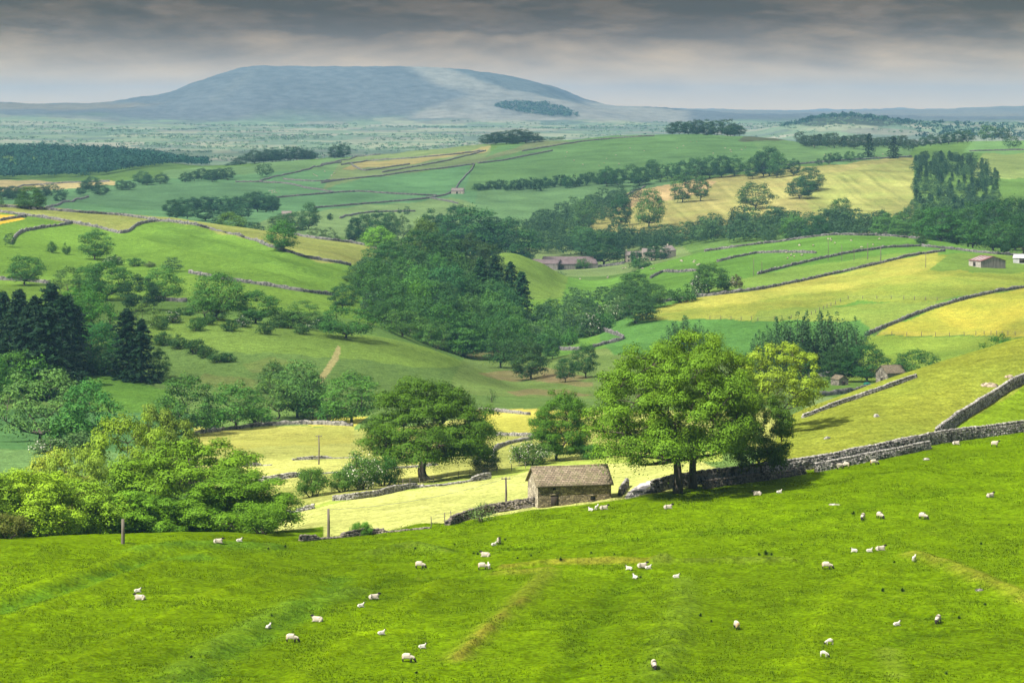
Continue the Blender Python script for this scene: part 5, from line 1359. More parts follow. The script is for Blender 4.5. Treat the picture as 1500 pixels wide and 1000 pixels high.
# ------------------------------------------------------------------ buildings
def flat_mat(name, a, b_, scale=3, stretch=(1, 1, 1), rough=.85):
    m, nt, b = new_mat(name); g = node(nt, 'ShaderNodeTexCoord').outputs['Object']
    n = noise(nt, scaled(nt, g, *stretch), scale, 5, .65)
    nt.links.new(mixc(nt, maprange(nt, n, .3, .7, 0, 1), a, b_), b.inputs['Base Color']); b.inputs['Roughness'].default_value = rough
    return m
def rubble_material(name, dark, light, scale):
    """coursed rubble: irregular stones with dark joints"""
    m, nt, b = new_mat(name); g = node(nt, 'ShaderNodeTexCoord').outputs['Object']; L = nt.links.new
    s = scaled(nt, g, 1, 1, 1.9)
    vo = node(nt, 'ShaderNodeTexVoronoi'); vo.inputs['Scale'].default_value = scale; L(s, vo.inputs['Vector'])
    ve = node(nt, 'ShaderNodeTexVoronoi', feature='DISTANCE_TO_EDGE'); ve.inputs['Scale'].default_value = scale; L(s, ve.inputs['Vector'])
    sp = node(nt, 'ShaderNodeSeparateColor'); L(vo.outputs['Color'], sp.inputs[0])
    c = mixc(nt, sp.outputs[0], dark, light)
    c = mixc(nt, maprange(nt, ve.outputs['Distance'], .02, .10, .75, 0), c, (.035, .03, .024))
    c = mixc(nt, maprange(nt, noise(nt, g, .7, 4), .45, .7, 0, .45), c, (.055, .05, .038))
    L(c, b.inputs['Base Color'])
    bp = node(nt, 'ShaderNodeBump'); bp.inputs['Distance'].default_value = .06; bp.inputs['Strength'].default_value = .8
    L(maprange(nt, ve.outputs['Distance'], 0, .15, 0, 1), bp.inputs['Height']); L(bp.outputs[0], b.inputs['Normal'])
    return m
def slate_material(name, dark, light, moss):
    m, nt, b = new_mat(name); g = node(nt, 'ShaderNodeTexCoord').outputs['Object']; L = nt.links.new
    br = node(nt, 'ShaderNodeTexBrick'); br.inputs['Scale'].default_value = 1.0; br.inputs['Brick Width'].default_value = .42; br.inputs['Row Height'].default_value = .26; br.inputs['Mortar Size'].default_value = .025
    br.inputs['Color1'].default_value = dark+(1,); br.inputs['Color2'].default_value = light+(1,); br.inputs['Mortar'].default_value = (.02, .018, .015, 1)
    L(g, br.inputs['Vector'])
    c = mixc(nt, maprange(nt, noise(nt, g, 1.3, 5, .7), .45, .68, 0, .7), br.outputs['Color'], moss)
    L(c, b.inputs['Base Color']); return m
RUBBLE = rubble_material('barn_rubble', (.125, .098, .058), (.40, .325, .205), 3.0)
PALE_RUBBLE = rubble_material('pale_rubble', (.22, .19, .15), (.48, .43, .35), 1.5)
SLATE = slate_material('stone_slates', (.15, .115, .075), (.30, .24, .165), (.13, .13, .055))
PINK = slate_material('pinkish_slates', (.20, .16, .14), (.32, .27, .245), (.24, .21, .185))
OLDDOOR = flat_mat('old_door_boards', (.020, .016, .011), (.055, .043, .030), 2, (3, 3, .2))
VOID = flat_mat('dark_interior', (.008, .008, .008), (.015, .014, .012))
RUST = flat_mat('rusty_sheeting', (.11, .045, .042), (.25, .13, .12), 1.2, (1, .25, 1), .6)
BROWNROOF = flat_mat('brown_sheeting', (.10, .075, .07), (.17, .13, .125), .6, (1, .3, 1), .6)
PLANK = flat_mat('grey_planks', (.11, .10, .09), (.34, .31, .28), 1.1, (2.2, 2.2, .15))
WHITEWALL = flat_mat('whitewashed_wall', (.26, .23, .20), (.48, .44, .40), .8)
CREAM = flat_mat('cream_stone', (.34, .29, .23), (.52, .46, .38), .8)
SHEETWHITE = flat_mat('pale_sheeting', (.34, .34, .34), (.52, .52, .52), .7)
GREENTANK = flat_mat('green_plastic', (.02, .16, .10), (.03, .22, .14), 1)
def rot(v, a):
    v = np.asarray(v, float); c, s = math.cos(a), math.sin(a)
    return np.stack([v[..., 0]*c-v[..., 1]*s, v[..., 0]*s+v[..., 1]*c, v[..., 2]], -1)
def boxes(lst):
    V, Fs = [], []
    for i, (x0, x1, y0, y1, z0, z1) in enumerate(lst):
        V.append(BOX*np.array([x1-x0, y1-y0, z1-z0])+np.array([(x0+x1)/2, (y0+y1)/2, (z0+z1)/2])); Fs.append(BOXF+8*i)
    return np.concatenate(V), np.concatenate(Fs)
def gabled(name, label, cat, P, ang, L, D, H, R, wall, roof, group=None, doors=(), windows=(), chimneys=(), lights=(), slits=(), sink=1.0, over=.25, gable_mat=None):
    """P: ground under the front left corner; the long front runs along local +X, depth along +Y.
    doors/windows: (side, along, z, width, height) with side f(ront), l(eft) or r(ight)"""
    r = empty(name, P, label, cat, group); r.rotation_euler = (0, 0, ang)
    z0 = -sink
    V = np.array([[0,0,z0],[L,0,z0],[L,D,z0],[0,D,z0],[0,0,H],[L,0,H],[L,D,H],[0,D,H],[0,D/2,H+R],[L,D/2,H+R]])
    q = np.array([[0,1,5,4],[2,3,7,6],[3,0,4,7],[1,2,6,5],[4,7,8,8],[6,5,9,9]])
    me = bpy.data.meshes.new('wall'); me.from_pydata([tuple(v) for v in V], [], [(0,1,5,4),(2,3,7,6),(3,0,4,8,7),(1,2,6,9,5)]); me.materials.append(wall)
    if gable_mat: me.materials.append(gable_mat); me.polygons[2].material_index = 1; me.polygons[3].material_index = 1
    w = bpy.data.objects.new('wall', me); COL.objects.link(w); w.parent = r
    # two roof slabs with thickness, eaves overhang and a ridge course
    sl = math.hypot(D/2, R); n = np.array([0, -R/sl, (D/2)/sl]); t = .14
    Rv, Rf = [], []
    for s in (0, 1):
        e0 = np.array([0, 0, H]); d = np.array([0, D/2, R])/sl
        nx = 14; ny = 6
        for iy in range(ny+1):
            for ix in range(nx+1):
                x = -over+(L+2*over)*ix/nx; k = -over+(sl+over+.02)*iy/ny
                sagz = -.05*math.sin(math.pi*ix/nx)*(iy/ny)*(L > 7)
                p = e0+d*k+n*.03+np.array([x, 0, sagz]); 
                if s: p[1] = D-p[1]
                Rv.append(p)
        b0 = s*(nx+1)*(ny+1)*2
        for iy in range(ny+1):
            for ix in range(nx+1):
                p = Rv[b0+iy*(nx+1)+ix].copy(); Rv.append(p+np.array([0, (n[1] if not s else -n[1])*t, n[2]*t]))
        m_ = (nx+1)*(ny+1)
        for iy in range(ny):
            for ix in range(nx):
                a = iy*(nx+1)+ix; c = [a, a+1, a+nx+2, a+nx+1]
                Rf.append([b0+q_ for q_ in c[::-1]]); Rf.append([b0+m_+q_ for q_ in c])
        ring = [ix for ix in range(nx+1)]+[iy*(nx+1)+nx for iy in range(1, ny+1)]+[ny*(nx+1)+ix for ix in range(nx-1, -1, -1)]+[iy*(nx+1) for iy in range(ny-1, 0, -1)]
        for a, b in zip(ring, ring[1:]+ring[:1]): Rf.append([b0+a, b0+b, b0+m_+b, b0+m_+a])
    ro = add_mesh('roof', np.array(Rv), np.array(Rf), roof, r)
    v, f = tube([(np.array([[-over, D/2, H+R+t], [L/2, D/2, H+R+t-.05*(L > 7)], [L+over, D/2, H+R+t]]), np.full(3, .13))], 6)
    add_mesh('ridge', v, f, roof, ro)
    for cx in chimneys:
        v, f = boxes([(cx-.45, cx+.45, D/2-.35, D/2+.35, H+R-.6, H+R+1.3)]); ch = add_mesh('chimney', v, f, wall, ro)
        v, f = boxes([(cx-.25, cx-.02, D/2-.12, D/2+.12, H+R+1.3, H+R+1.75), (cx+.05, cx+.28, D/2-.12, D/2+.12, H+R+1.3, H+R+1.7)])
        v2, f2 = v, f; ch.data.materials.append(PINK)
    def opening(kind, side, a, z, w_, h_, mat):
        if side == 'f': lst = [(a, a+w_, -.012, .10, z, z+h_)]
        elif side == 'l': lst = [(-.012, .10, a, a+w_, z, z+h_)]
        else: lst = [(L-.10, L+.012, a, a+w_, z, z+h_)]
        v, f = boxes(lst); o = add_mesh(kind, v, f, mat, r)
        # a proud lintel and sill of dressed stone
        if kind != 'slit':
            j = .14
            if side == 'f': lst = [(a-j, a+w_+j, -.05, .02, z+h_, z+h_+.18)]+([(a-j, a+w_+j, -.07, .02, z-.12, z)] if kind == 'window' else [])
            elif side == 'l': lst = [(-.05, .02, a-j, a+w_+j, z+h_, z+h_+.18)]
            else: lst = [(L-.02, L+.05, a-j, a+w_+j, z+h_, z+h_+.18)]
            v, f = boxes(lst); add_mesh('lintel', v, f, wall, o)
    for d in doors: opening('door', *d, OLDDOOR)
    for d in windows: opening('window', *d, VOID)
    for d in slits: opening('slit', *d, VOID)
    for (x0, x1) in lights:
        p = [np.array([x, k*D/2/sl*sl if False else 0, 0]) for x, k in ((0, 0),)]
        q0, q1 = .08*sl, .92*sl; d = np.array([0, D/2, R])/sl
        vv = [np.array([x, 0, H])+d*k+n*(t+.05) for x, k in ((x0, q0), (x1, q0), (x1, q1), (x0, q1))]
        vv += [a+n*.03 for a in vv]
        add_mesh('roof_light', np.array(vv), BOXF, SHEETWHITE, ro)
    return r
P = hit(788, 744, 290, 330)
gabled('stone_barn', 'stone field barn with a mossy slate roof at the edge of the sheep pasture', 'barn', (P[0], P[1], P[2]), math.radians(13), 8.9, 5.2, 2.55, 1.8, RUBBLE, SLATE,
       doors=[('f', 1.55, -.3, .95, 1.75)], windows=[('f', 6.4, .7, .55, .5)], slits=[('l', .9, 1.9, .12, .35), ('l', 2.2, 1.9, .12, .35), ('l', 3.6, 1.9, .12, .35), ('l', 1.4, .8, .12, .3), ('l', 3.2, .8, .12, .3), ('f', 1.8, 2.05, .35, .3)], gable_mat=rubble_material('sunlit_gable_rubble', (.34, .29, .20), (.62, .55, .41), 3.0))  # gable stone paled to paint in the sunlit end
P = hit(1300, 562, 560, 800)
gabled('field_barn', 'small stone field barn half hidden behind the straw coloured hillside', 'barn', P, math.radians(24), 6.4, 6.6, 3.0, 2.1, PALE_RUBBLE, SLATE, 'small stone barns', doors=[('l', 2.6, -.4, 1.3, 1.9)], slits=[('l', 3.0, 2.9, .4, .5)])
P = onground(1217, 790)
gabled('stone_hut', 'small stone hut with a dark doorway below the willow clump', 'hut', P, math.radians(-62), 4.2, 3.4, 1.9, 1.0, PALE_RUBBLE, SLATE, 'small stone barns', doors=[('r', 1.1, -.3, 1.2, 1.7)], over=.15)
P = onground(1270, 770)
r = empty('water_tank', P, 'small green tank beside the wall behind the hillside', 'tank')
v, f = tube([(np.array([[0, 0, -.2], [0, 0, 1.3]]), np.array([1.0, 1.0]))], 14); add_mesh('tank_body', v, f, GREENTANK, r)
v, f = tube([(np.array([[0, 0, 1.3], [0, 0, 1.42], [0, 0, 1.55]]), np.array([1.04, .7, .2]))], 14); add_mesh('lid', v, f, GREENTANK, r)
def Y_at(u, v, y0, y1): return hit(u, v, y0, y1)
P = onground(413, 2160); gabled('stone_barn', 'small far barn with a pinkish roof at the end of the dark copse', 'barn', P, .12, 8, 6, 2.6, 2.8, CREAM, PINK, 'far barns', doors=[('f', 3, 0, 1.6, 1.9)])
P = hit(661, 284, 2000, 2700); gabled('stone_barn', 'far stone barn standing alone where walls meet on the green hill', 'barn', P, -.15, 12.5, 7, 3, 2.8, CREAM, PINK, 'far barns', doors=[('f', 5, 0, 2, 2.2)], windows=[('f', 9, 1, .8, .8)])
P = onground(1267, 1990); gabled('stone_cottage', 'tiny cottage roof among trees below the tan field', 'cottage', P, .2, 9, 6, 3.4, 2.6, CREAM, SLATE, 'far barns', windows=[('f', 2, 1.2, .9, 1.1), ('f', 6, 1.2, .9, 1.1)], chimneys=(1,))
# the farm
g = 'farm buildings in the valley'
P = onground(776, 1850); gabled('farm_shed', 'long low brown roofed farm shed, left of two', 'shed', P, math.radians(-14), 20, 17, 4.2, 2.6, PLANK, BROWNROOF, g, doors=[('r', 5, 0, 6, 3.2), ('f', 3, 0, 3, 2.4)], windows=[('f', 10, 1.2, 4, 1.2)])
P = onground(815, 1850); gabled('farm_shed', 'long low brown roofed farm shed, right of two', 'shed', P, math.radians(12), 30, 15, 3.8, 3.0, PLANK, BROWNROOF, g, doors=[('l', 4, 0, 6, 2.8), ('f', 14, 0, 4, 2.6)])
P = onground(797, 1885); gabled('farm_shed', 'back farm shed whose roof shows above the other two', 'shed', P, math.radians(4), 36, 14, 5.4, 2.6, PLANK, BROWNROOF, g)
P = onground(917, 1900); gabled('farmhouse', 'long stone farmhouse with chimneys beside the big dark tree', 'house', P, math.radians(6), 13, 7, 5.2, 2.6, CREAM, PINK, g, doors=[('f', 5.5, 0, 1.2, 2.1)], windows=[('f', 1.5, .9, 1.1, 1.2), ('f', 9.5, .9, 1.1, 1.2), ('f', 1.5, 3.4, 1.1, 1.2), ('f', 5.6, 3.4, 1.1, 1.2), ('f', 9.5, 3.4, 1.1, 1.2)], chimneys=(.8, 12.2))
P = onground(942, 1898); gabled('farmhouse', 'taller farmhouse wing with a chimney at the right of the long house', 'house', P, math.radians(6), 9, 8, 6.0, 3.0, CREAM, PINK, g, windows=[('f', 1.5, .9, 1.1, 1.2), ('f', 5.5, .9, 1.1, 1.2), ('f', 1.5, 3.8, 1.1, 1.2), ('f', 5.5, 3.8, 1.1, 1.2)], chimneys=(8.2,))
P = onground(978, 1890); gabled('farmhouse', 'gabled stone house at the right end of the farm', 'house', P, math.radians(38), 8, 9, 5.2, 3.4, CREAM, PINK, g, windows=[('l', 1.6, 1, 1.1, 1.2), ('l', 5.6, 1, 1.1, 1.2), ('l', 3.8, 4, 1, 1.2), ('f', 2, 3.2, 1, 1.2)], chimneys=(4,))
P = hit(1437, 391, 1200, 1450)
g = 'sheds at the right edge'
gabled('field_shed', 'rusty roofed shed with plank gable and white front wall', 'shed', P, math.radians(118), 13, 15.5, 3.4, 2.9, WHITEWALL, RUST, g, doors=[], lights=(), gable_mat=PLANK) if False else None
P0 = hit(1419, 389, 1200, 1450)
gabled('field_shed', 'rusty roofed shed with a plank gable and a whitewashed side', 'shed', P0, math.radians(-66), 10, 13.5, 2.5, 2.0, WHITEWALL, RUST, g, doors=[('f', 3.6, 0, 2.0, 2.0)], lights=[(1.4, 2.1), (4.2, 4.9), (7, 7.7)], gable_mat=PLANK, sink=2)
P0 = hit(1484, 385, 1200, 1450)
gabled('field_shed', 'pale sheeted shed cut by the right edge of the photo', 'shed', P0, math.radians(-20), 13, 7, 2.3, 1.5, SHEETWHITE, SHEETWHITE, g, doors=[('f', 3, 0, 2.5, 2.2)], sink=2)

# ------------------------------------------------------------------ rocks
def rock(label, u, v, size, y0, y1, seed, group=None, mat=None, squash=.5):
    P = hit(u, v, y0, y1); rng = np.random.default_rng(seed)
    a = np.linspace(0, 2*math.pi, 12, endpoint=False); lat = np.linspace(-.5, math.pi/2-.08, 6)
    V = []
    for q in lat:
        for t in a:
            k = 1+.30*math.sin(t*2+seed)*math.cos(q)+.16*math.sin(t*5+seed*2)+.16*rng.normal()
            V.append((size*k*math.cos(q)*math.cos(t), size*k*math.cos(q)*math.sin(t)*.7, size*squash*k*math.sin(q)))
    i = np.arange(72).reshape(6, 12); j = np.roll(i, -1, 1)
    f = np.stack([i[:-1], j[:-1], j[1:], i[1:]], -1).reshape(-1, 4)
    top = np.array([[60, 61, 62, 63], [60, 63, 64, 71], [64, 65, 70, 71], [65, 66, 69, 70], [66, 67, 68, 69]])
    o = add_mesh('boulder', V, np.concatenate([f, top]), mat or WALLSTONE); o.location = P
    o['label'] = label; o['category'] = 'rock'
    if group: o['group'] = group
g = 'rocks on the hillsides'
TANROCK = stone_material('reddish_rock', (.12, .09, .06), (.40, .32, .24), 2.5)
rock('pale reddish rock outcrop on the straw coloured hillside by the steep wall', 1450, 566, 1.1, 340, 480, 3, g, mat=TANROCK)
rock('small rock right of the reddish outcrop beside the steep wall', 1478, 553, .7, 340, 480, 4, g, mat=TANROCK)
rock('lone pale stone in the middle of the straw coloured hillside', 1284, 610, .6, 340, 480, 5, g)
rock('small pale stone low on the straw coloured hillside', 1212, 642, .5, 340, 480, 6, g)
rock('broad grey rock on the mound above the far pasture wall', 1296, 334, 5, 1500, 1900, 7, g)
rock('lower grey rock left of the mound above the far pasture wall', 1279, 337, 3.2, 1500, 1900, 8, g)
rock('flat pale stone in the grass above the two grazing sheep', 1222, 739, .5, 200, 400, 9, g, squash=.25)
rock('grey stone beside the brown bank at the right', 1435, 865, .38, 200, 400, 10, g)
rock('pale stone on the slope below the end of the short wall', 1357, 673, .55, 200, 400, 11, g, squash=.35)
rock('large pale boulder at the end of the track under the ash', 938, 724, .95, 300, 400, 13, g)
rock('pale boulder tucked against the wall left of the ash trunks', 957, 720, .8, 300, 400, 14, g)
rock('small pale rock beside the track and the ash trunks', 948, 722, .7, 300, 400, 12, g)
# ------------------------------------------------------------------ sheep
def wool_material(name, a, b_):
    m, nt, b = new_mat(name); g = node(nt, 'ShaderNodeTexCoord').outputs['Object']
    n = noise(nt, g, 9, 4, .7)
    nt.links.new(mixc(nt, maprange(nt, n, .3, .7, 0, 1), a, b_), b.inputs['Base Color']); b.inputs['Roughness'].default_value = 1
    bp = node(nt, 'ShaderNodeBump'); bp.inputs['Distance'].default_value = .04; nt.links.new(n, bp.inputs['Height']); nt.links.new(bp.outputs[0], b.inputs['Normal'])
    return m
FLEECE = wool_material('ewe_fleece', (.30, .26, .19), (.56, .51, .42)); LAMBWOOL = wool_material('lamb_wool', (.44, .41, .35), (.68, .65, .58))
BLACKFACE = wool_material('black_face', (.012, .011, .010), (.035, .030, .028)); MUZZLE = wool_material('grey_muzzle', (.25, .23, .20), (.4, .37, .33))
RUMP = wool_material('stained_fleece', (.34, .22, .10), (.50, .36, .20))
def sheep_mesh(name, joints, edges, wool, head, legz, dirty=False, subd=2):
    """one continuous skin grown over a jointed skeleton; joints: name -> (x, y, z, rx, ry)"""
    names = list(joints); me = bpy.data.meshes.new('skeleton')
    me.from_pydata([joints[n][:3] for n in names], [(names.index(a), names.index(b)) for a, b in edges], [])
    o = bpy.data.objects.new('skeleton', me); COL.objects.link(o)
    md = o.modifiers.new('skin', 'SKIN'); md.use_smooth_shade = True
    for i, n in enumerate(names):
        sv = me.skin_vertices[0].data[i]; sv.radius = joints[n][3:5]; sv.use_root = (n == names[0]); sv.use_loose = False
    s = o.modifiers.new('sub', 'SUBSURF'); s.levels = s.render_levels = subd
    dg = bpy.context.evaluated_depsgraph_get(); dg.update()
    out = bpy.data.meshes.new_from_object(o.evaluated_get(dg)); out.name = name
    bpy.data.objects.remove(o)
    n = len(out.vertices); co = np.empty(n*3); out.vertices.foreach_get('co', co); co = co.reshape(-1, 3)
    hx = np.array([joints[k][:3] for k in head])
    dh = np.min(np.linalg.norm(co[:, None]-hx[None], axis=2), axis=1)
    bodyv = (dh > .2*legz[1]) & (co[:, 2] > legz[0])
    j = 1+.05*np.sin(co[:, 0]*31+co[:, 2]*17)*np.sin(co[:, 1]*29+co[:, 2]*23)
    cen = np.array([0, 0, co[bodyv, 2].mean()]); co[bodyv] = cen+(co[bodyv]-cen)*j[bodyv][:, None]
    out.vertices.foreach_set('co', co.ravel()); out.materials.clear()
    for m in (wool, BLACKFACE, MUZZLE, RUMP): out.materials.append(m)
    tip = np.array(joints[head[-1]][:3])
    for p in out.polygons:
        c = np.array(p.center); d = np.min(np.linalg.norm(hx-c, axis=1))
        if d < .17*legz[1]: p.material_index = 2 if np.linalg.norm(c-tip) < .06*legz[1] else 1
        elif c[2] < legz[0]: p.material_index = 1
        elif dirty and c[0] < -.42: p.material_index = 3
        p.use_smooth = True
    out.update()
    return out
def legs(z, s=1., splay=0.):
    J, E = {}, []
    for nm, x, y, root in (('fl', .32, .13, 'shoulder'), ('fr', .30, -.13, 'shoulder'), ('hl', -.40, .13, 'rump'), ('hr', -.38, -.13, 'rump')):
        b = .06 if nm[0] == 'h' else -.02
        J[nm+'1'] = (x*s, y*s, z*.72, .085*s, .085*s); J[nm+'2'] = (x*s-b*s, y*s, z*.40, .045*s, .045*s); J[nm+'3'] = (x*s+b*.4*s+splay*(1 if 'f' in nm[0] else -1), y*s, .0, .040*s, .040*s)
        E += [(root, nm+'1'), (nm+'1', nm+'2'), (nm+'2', nm+'3')]
    return J, E
def stance(kind):
    B = {'belly': (0, 0, .58, .23, .25), 'rump': (-.36, 0, .60, .23, .24), 'tailhead': (-.52, 0, .58, .13, .13), 'shoulder': (.32, 0, .58, .22, .23)}
    E = [('belly', 'rump'), ('rump', 'tailhead'), ('belly', 'shoulder')]
    if kind == 'grazing': H = {'neck': (.52, 0, .46, .14, .13), 'poll': (.66, .0, .27, .115, .11), 'brow': (.72, 0, .17, .11, .10), 'nose': (.79, 0, .06, .065, .06)}
    elif kind == 'standing': H = {'neck': (.50, 0, .74, .14, .13), 'poll': (.60, 0, .92, .12, .115), 'brow': (.69, 0, .91, .11, .10), 'nose': (.83, 0, .80, .065, .06)}
    else: H = {'neck': (.46, 0, .44, .14, .13), 'poll': (.56, 0, .62, .12, .115), 'brow': (.65, 0, .63, .11, .10), 'nose': (.79, 0, .53, .065, .06)}
    E += [('shoulder', 'neck'), ('neck', 'poll'), ('poll', 'brow'), ('brow', 'nose')]
    p = H['poll']
    for s, nm in ((1, 'earl'), (-1, 'earr')):
        H[nm] = (p[0]-.01, s*.15, p[2]+.02, .028, .018); E.append(('poll', nm))
    if kind == 'lying':
        B = {k: (x, y, z-.33, rx, ry*1.1) for k, (x, y, z, rx, ry) in B.items()}
        J = {}
        for nm, x, y, root in (('fl', .44, .15, 'shoulder'), ('fr', .42, -.15, 'shoulder'), ('hl', -.30, .22, 'rump'), ('hr', -.30, -.22, 'rump')):
            J[nm+'1'] = (x, y, .10, .06, .06); J[nm+'2'] = (x+.16, y*1.05, .05, .04, .035); E += [(root, nm+'1'), (nm+'1', nm+'2')]
    else:
        J, e2 = legs(.5); E += e2
    return {**B, **H, **J}, E
SH = {}
HEAD = ['poll', 'brow', 'nose']
for kind, lz in (('grazing', .30), ('standing', .30), ('lying', -.1)):
    J, E = stance(kind)
    SH['ewe_'+kind] = sheep_mesh('sheep', J, E, FLEECE, HEAD, (lz, 1.0), kind != 'lying')
    SH['lamb_'+kind] = sheep_mesh('lamb', {k: (x*.92, y*.85, z*1.08, rx*.82, ry*.82) for k, (x, y, z, rx, ry) in J.items()}, E, LAMBWOOL, HEAD if kind == 'grazing' else ['brow', 'nose'], (lz*.35, .72), False)
    J2 = {k: v for k, v in J.items()}
def sheep(kind, u, v, deg, label, size=1., group=None, y0=0, y1=1e9, name=None):
    P = hit(u, v, y0, y1); lamb = kind.startswith('lamb')
    o = bpy.data.objects.new(name or ('lamb' if lamb else 'sheep'), SH[kind]); COL.objects.link(o)
    s = size*(.58 if lamb else .92)
    o.scale = (s, s, s); o.rotation_euler = (0, 0, math.radians(deg)); o.location = (P[0], P[1], P[2]-.02)
    o['label'] = label; o['category'] = 'lamb' if lamb else 'sheep'; o['group'] = group or 'flock on the near pasture'
for rec in [
 ('lamb_lying', 201, 867, 10, 'white lamb lying above the ewe at the left of the pasture'),
 ('ewe_lying', 206, 878, 175, 'white ewe lying with her head to the left at the left of the pasture'),
 ('ewe_lying', 319, 795, 0, 'ewe lying on the brow in front of the dark trunks'),
 ('lamb_lying', 350, 793, 10, 'lamb lying on the brow under the low rounded tree'),
 ('lamb_lying', 393, 920, 60, 'white lamb sitting left of the brown lying ewe'),
 ('ewe_lying', 466, 910, 165, 'brownish ewe lying with a black head to the left'),
 ('ewe_grazing', 427, 940, -8, 'pale ewe grazing to the right below the brown lying ewe'),
 ('lamb_lying', 528, 889, 20, 'lamb curled up below the pair at the centre left'),
 ('ewe_lying', 547, 877, 10, 'white sheep lying above the curled lamb at the centre left'),
 ('lamb_lying', 558, 929, 15, 'white lamb lying with its head raised between two ewes'),
 ('lamb_lying', 618, 949, 5, 'white lamb lying just above the grazing ewe at the bottom'),
 ('ewe_grazing', 597, 969, -12, 'cream ewe grazing to the right near the bottom edge'),
 ('ewe_grazing', 615, 832, -15, 'ewe grazing to the right under the grassy mound'),
 ('ewe_grazing', 707, 834, -5, 'brown backed ewe grazing beside her lamb at the end of the brown bank'),
 ('lamb_standing', 716, 833, 100, 'lamb standing behind the brown backed ewe'),
 ('ewe_standing', 731, 797, -85, 'ewe standing face on with dark legs near the pasture edge'),
 ('lamb_lying', 723, 799, 30, 'lamb lying at the feet of the ewe standing face on'),
 ('ewe_lying', 712, 815, 170, 'ewe lying with a black head below the one standing face on'),
 ('lamb_lying', 922, 834, 170, 'lamb lying left of the resting ewe at the right end of the bank'),
 ('ewe_lying', 940, 831, 5, 'white ewe resting at the right end of the brown bank'),
 ('lamb_lying', 949, 833, 15, 'lamb tucked against the right side of the resting ewe'),
 ('lamb_lying', 931, 847, 130, 'lamb sitting below the resting ewe'),
 ('lamb_lying', 990, 846, 0, 'lamb lying alone right of the resting ewe'),
 ('lamb_lying', 866, 748, 150, 'leftmost lamb of the three animals in front of the barn'),
 ('lamb_standing', 874, 747, 60, 'middle lamb of the three animals in front of the barn'),
 ('ewe_lying', 884, 746, 10, 'black headed ewe lying in front of the right end of the barn'),
 ('ewe_lying', 978, 745, 8, 'white ewe lying in the grass below the tall ash trunks'),
 ('ewe_lying', 1110, 725, 185, 'tan ewe lying right of the ash trunks'),
 ('lamb_lying', 1141, 722, 10, 'lamb lying right of the tan ewe'),
 ('ewe_grazing', 1239, 685, 160, 'right hand ewe of the close pair below the short wall'),
 ('ewe_standing', 1230, 687, 200, 'left hand ewe of the close pair below the short wall'),
 ('ewe_grazing', 1280, 681, 15, 'ewe grazing alone below the short wall'),
 ('ewe_lying', 1400, 651, 0, 'ewe lying close under the long pale wall'),
 ('ewe_standing', 1457, 654, -20, 'black headed ewe high on the pasture near the right edge'),
 ('ewe_lying', 1450, 728, 30, 'ewe lying with her head up near the right edge'),
 ('ewe_grazing', 1264, 761, -110, 'dark legged ewe grazing, left of two seen end on'),
 ('ewe_grazing', 1289, 759, -60, 'ewe grazing, right of two seen end on'),
 ('ewe_grazing', 1352, 760, -40, 'broad ewe grazing head down on the right of the pasture'),
 ('lamb_lying', 1252, 808, 180, 'leftmost lamb lying in the row of three'),
 ('lamb_lying', 1273, 808, 0, 'middle lamb lying in the row of three'),
 ('ewe_lying', 1289, 806, 10, 'dark headed ewe lying at the right of the row of three'),
 ('ewe_grazing', 1211, 833, -10, 'ewe grazing to the right below the row of three'),
 ('lamb_standing', 1339, 822, 60, 'white lamb standing on the brown bank at the right'),
 ('ewe_grazing', 1079, 921, 100, 'tan ewe grazing with her back to the camera'),
 ('lamb_lying', 1313, 916, 20, 'lamb lying with its head turned right, left of the grazing tan ewe'),
 ('ewe_grazing', 1374, 912, -115, 'tan ewe grazing towards the camera at the right'),
 ('lamb_grazing', 1215, 944, 190, 'upper lamb of two grazing near the bottom right'),
 ('lamb_grazing', 1207, 962, -20, 'lower lamb of two grazing near the bottom right'),
 ('ewe_grazing', 958, 979, -85, 'tan ewe grazing face on at the bottom edge')]:
    sheep(*rec, y1=380, size=1.15 if rec[0][:4] == 'lamb' else 1.0)
rng = np.random.default_rng(77)
def flock(label, group, poly, n, y0, y1, size=1.5):
    us = [p[0] for p in poly]; vs = [p[1] for p in poly]; k = 0
    while k < n:
        u, v = rng.uniform(min(us), max(us)), rng.uniform(min(vs), max(vs))
        if inpoly(poly, np.array([u]), np.array([v]))[0]:
            sheep(('ewe_grazing', 'ewe_standing', 'ewe_lying')[int(rng.integers(3))], u, v, rng.uniform(0, 360), label, size, group, y0, y1); k += 1
flock('tiny white sheep on the green pasture with the poles', 'sheep on the pasture with the poles', [(1120,358),(1240,348),(1330,352),(1330,358),(1220,376),(1130,384)], 18, 1200, 1530, 1.3)
flock('tiny white sheep on the pasture below the farm', 'sheep below the farm', [(840,410),(870,398),(1030,378),(1040,388),(960,396),(870,412)], 16, 1200, 1800, 1.3)
flock('tiny white sheep in the far field above the dark copse', 'sheep above the dark copse', [(392,281),(412,277),(418,280),(400,284)], 9, 2000, 3100, 1.7)
flock('tiny white sheep on the long green hill under the skyline', 'sheep on the long green hill', [(780,240),(860,214),(1000,204),(1090,206),(1100,225),(960,235),(850,250)], 22, 2700, 3600, 1.8)
flock('tiny white sheep in the far walled field left of centre', 'sheep in the far walled field', [(440,260),(470,252),(500,246),(500,258)], 7, 2700, 3500, 1.8)
flock('tiny white sheep on the green field right of the ridge clump', 'sheep right of the ridge clump', [(1130,222),(1190,214),(1320,222),(1300,227),(1200,232)], 7, 2700, 3600, 1.8)
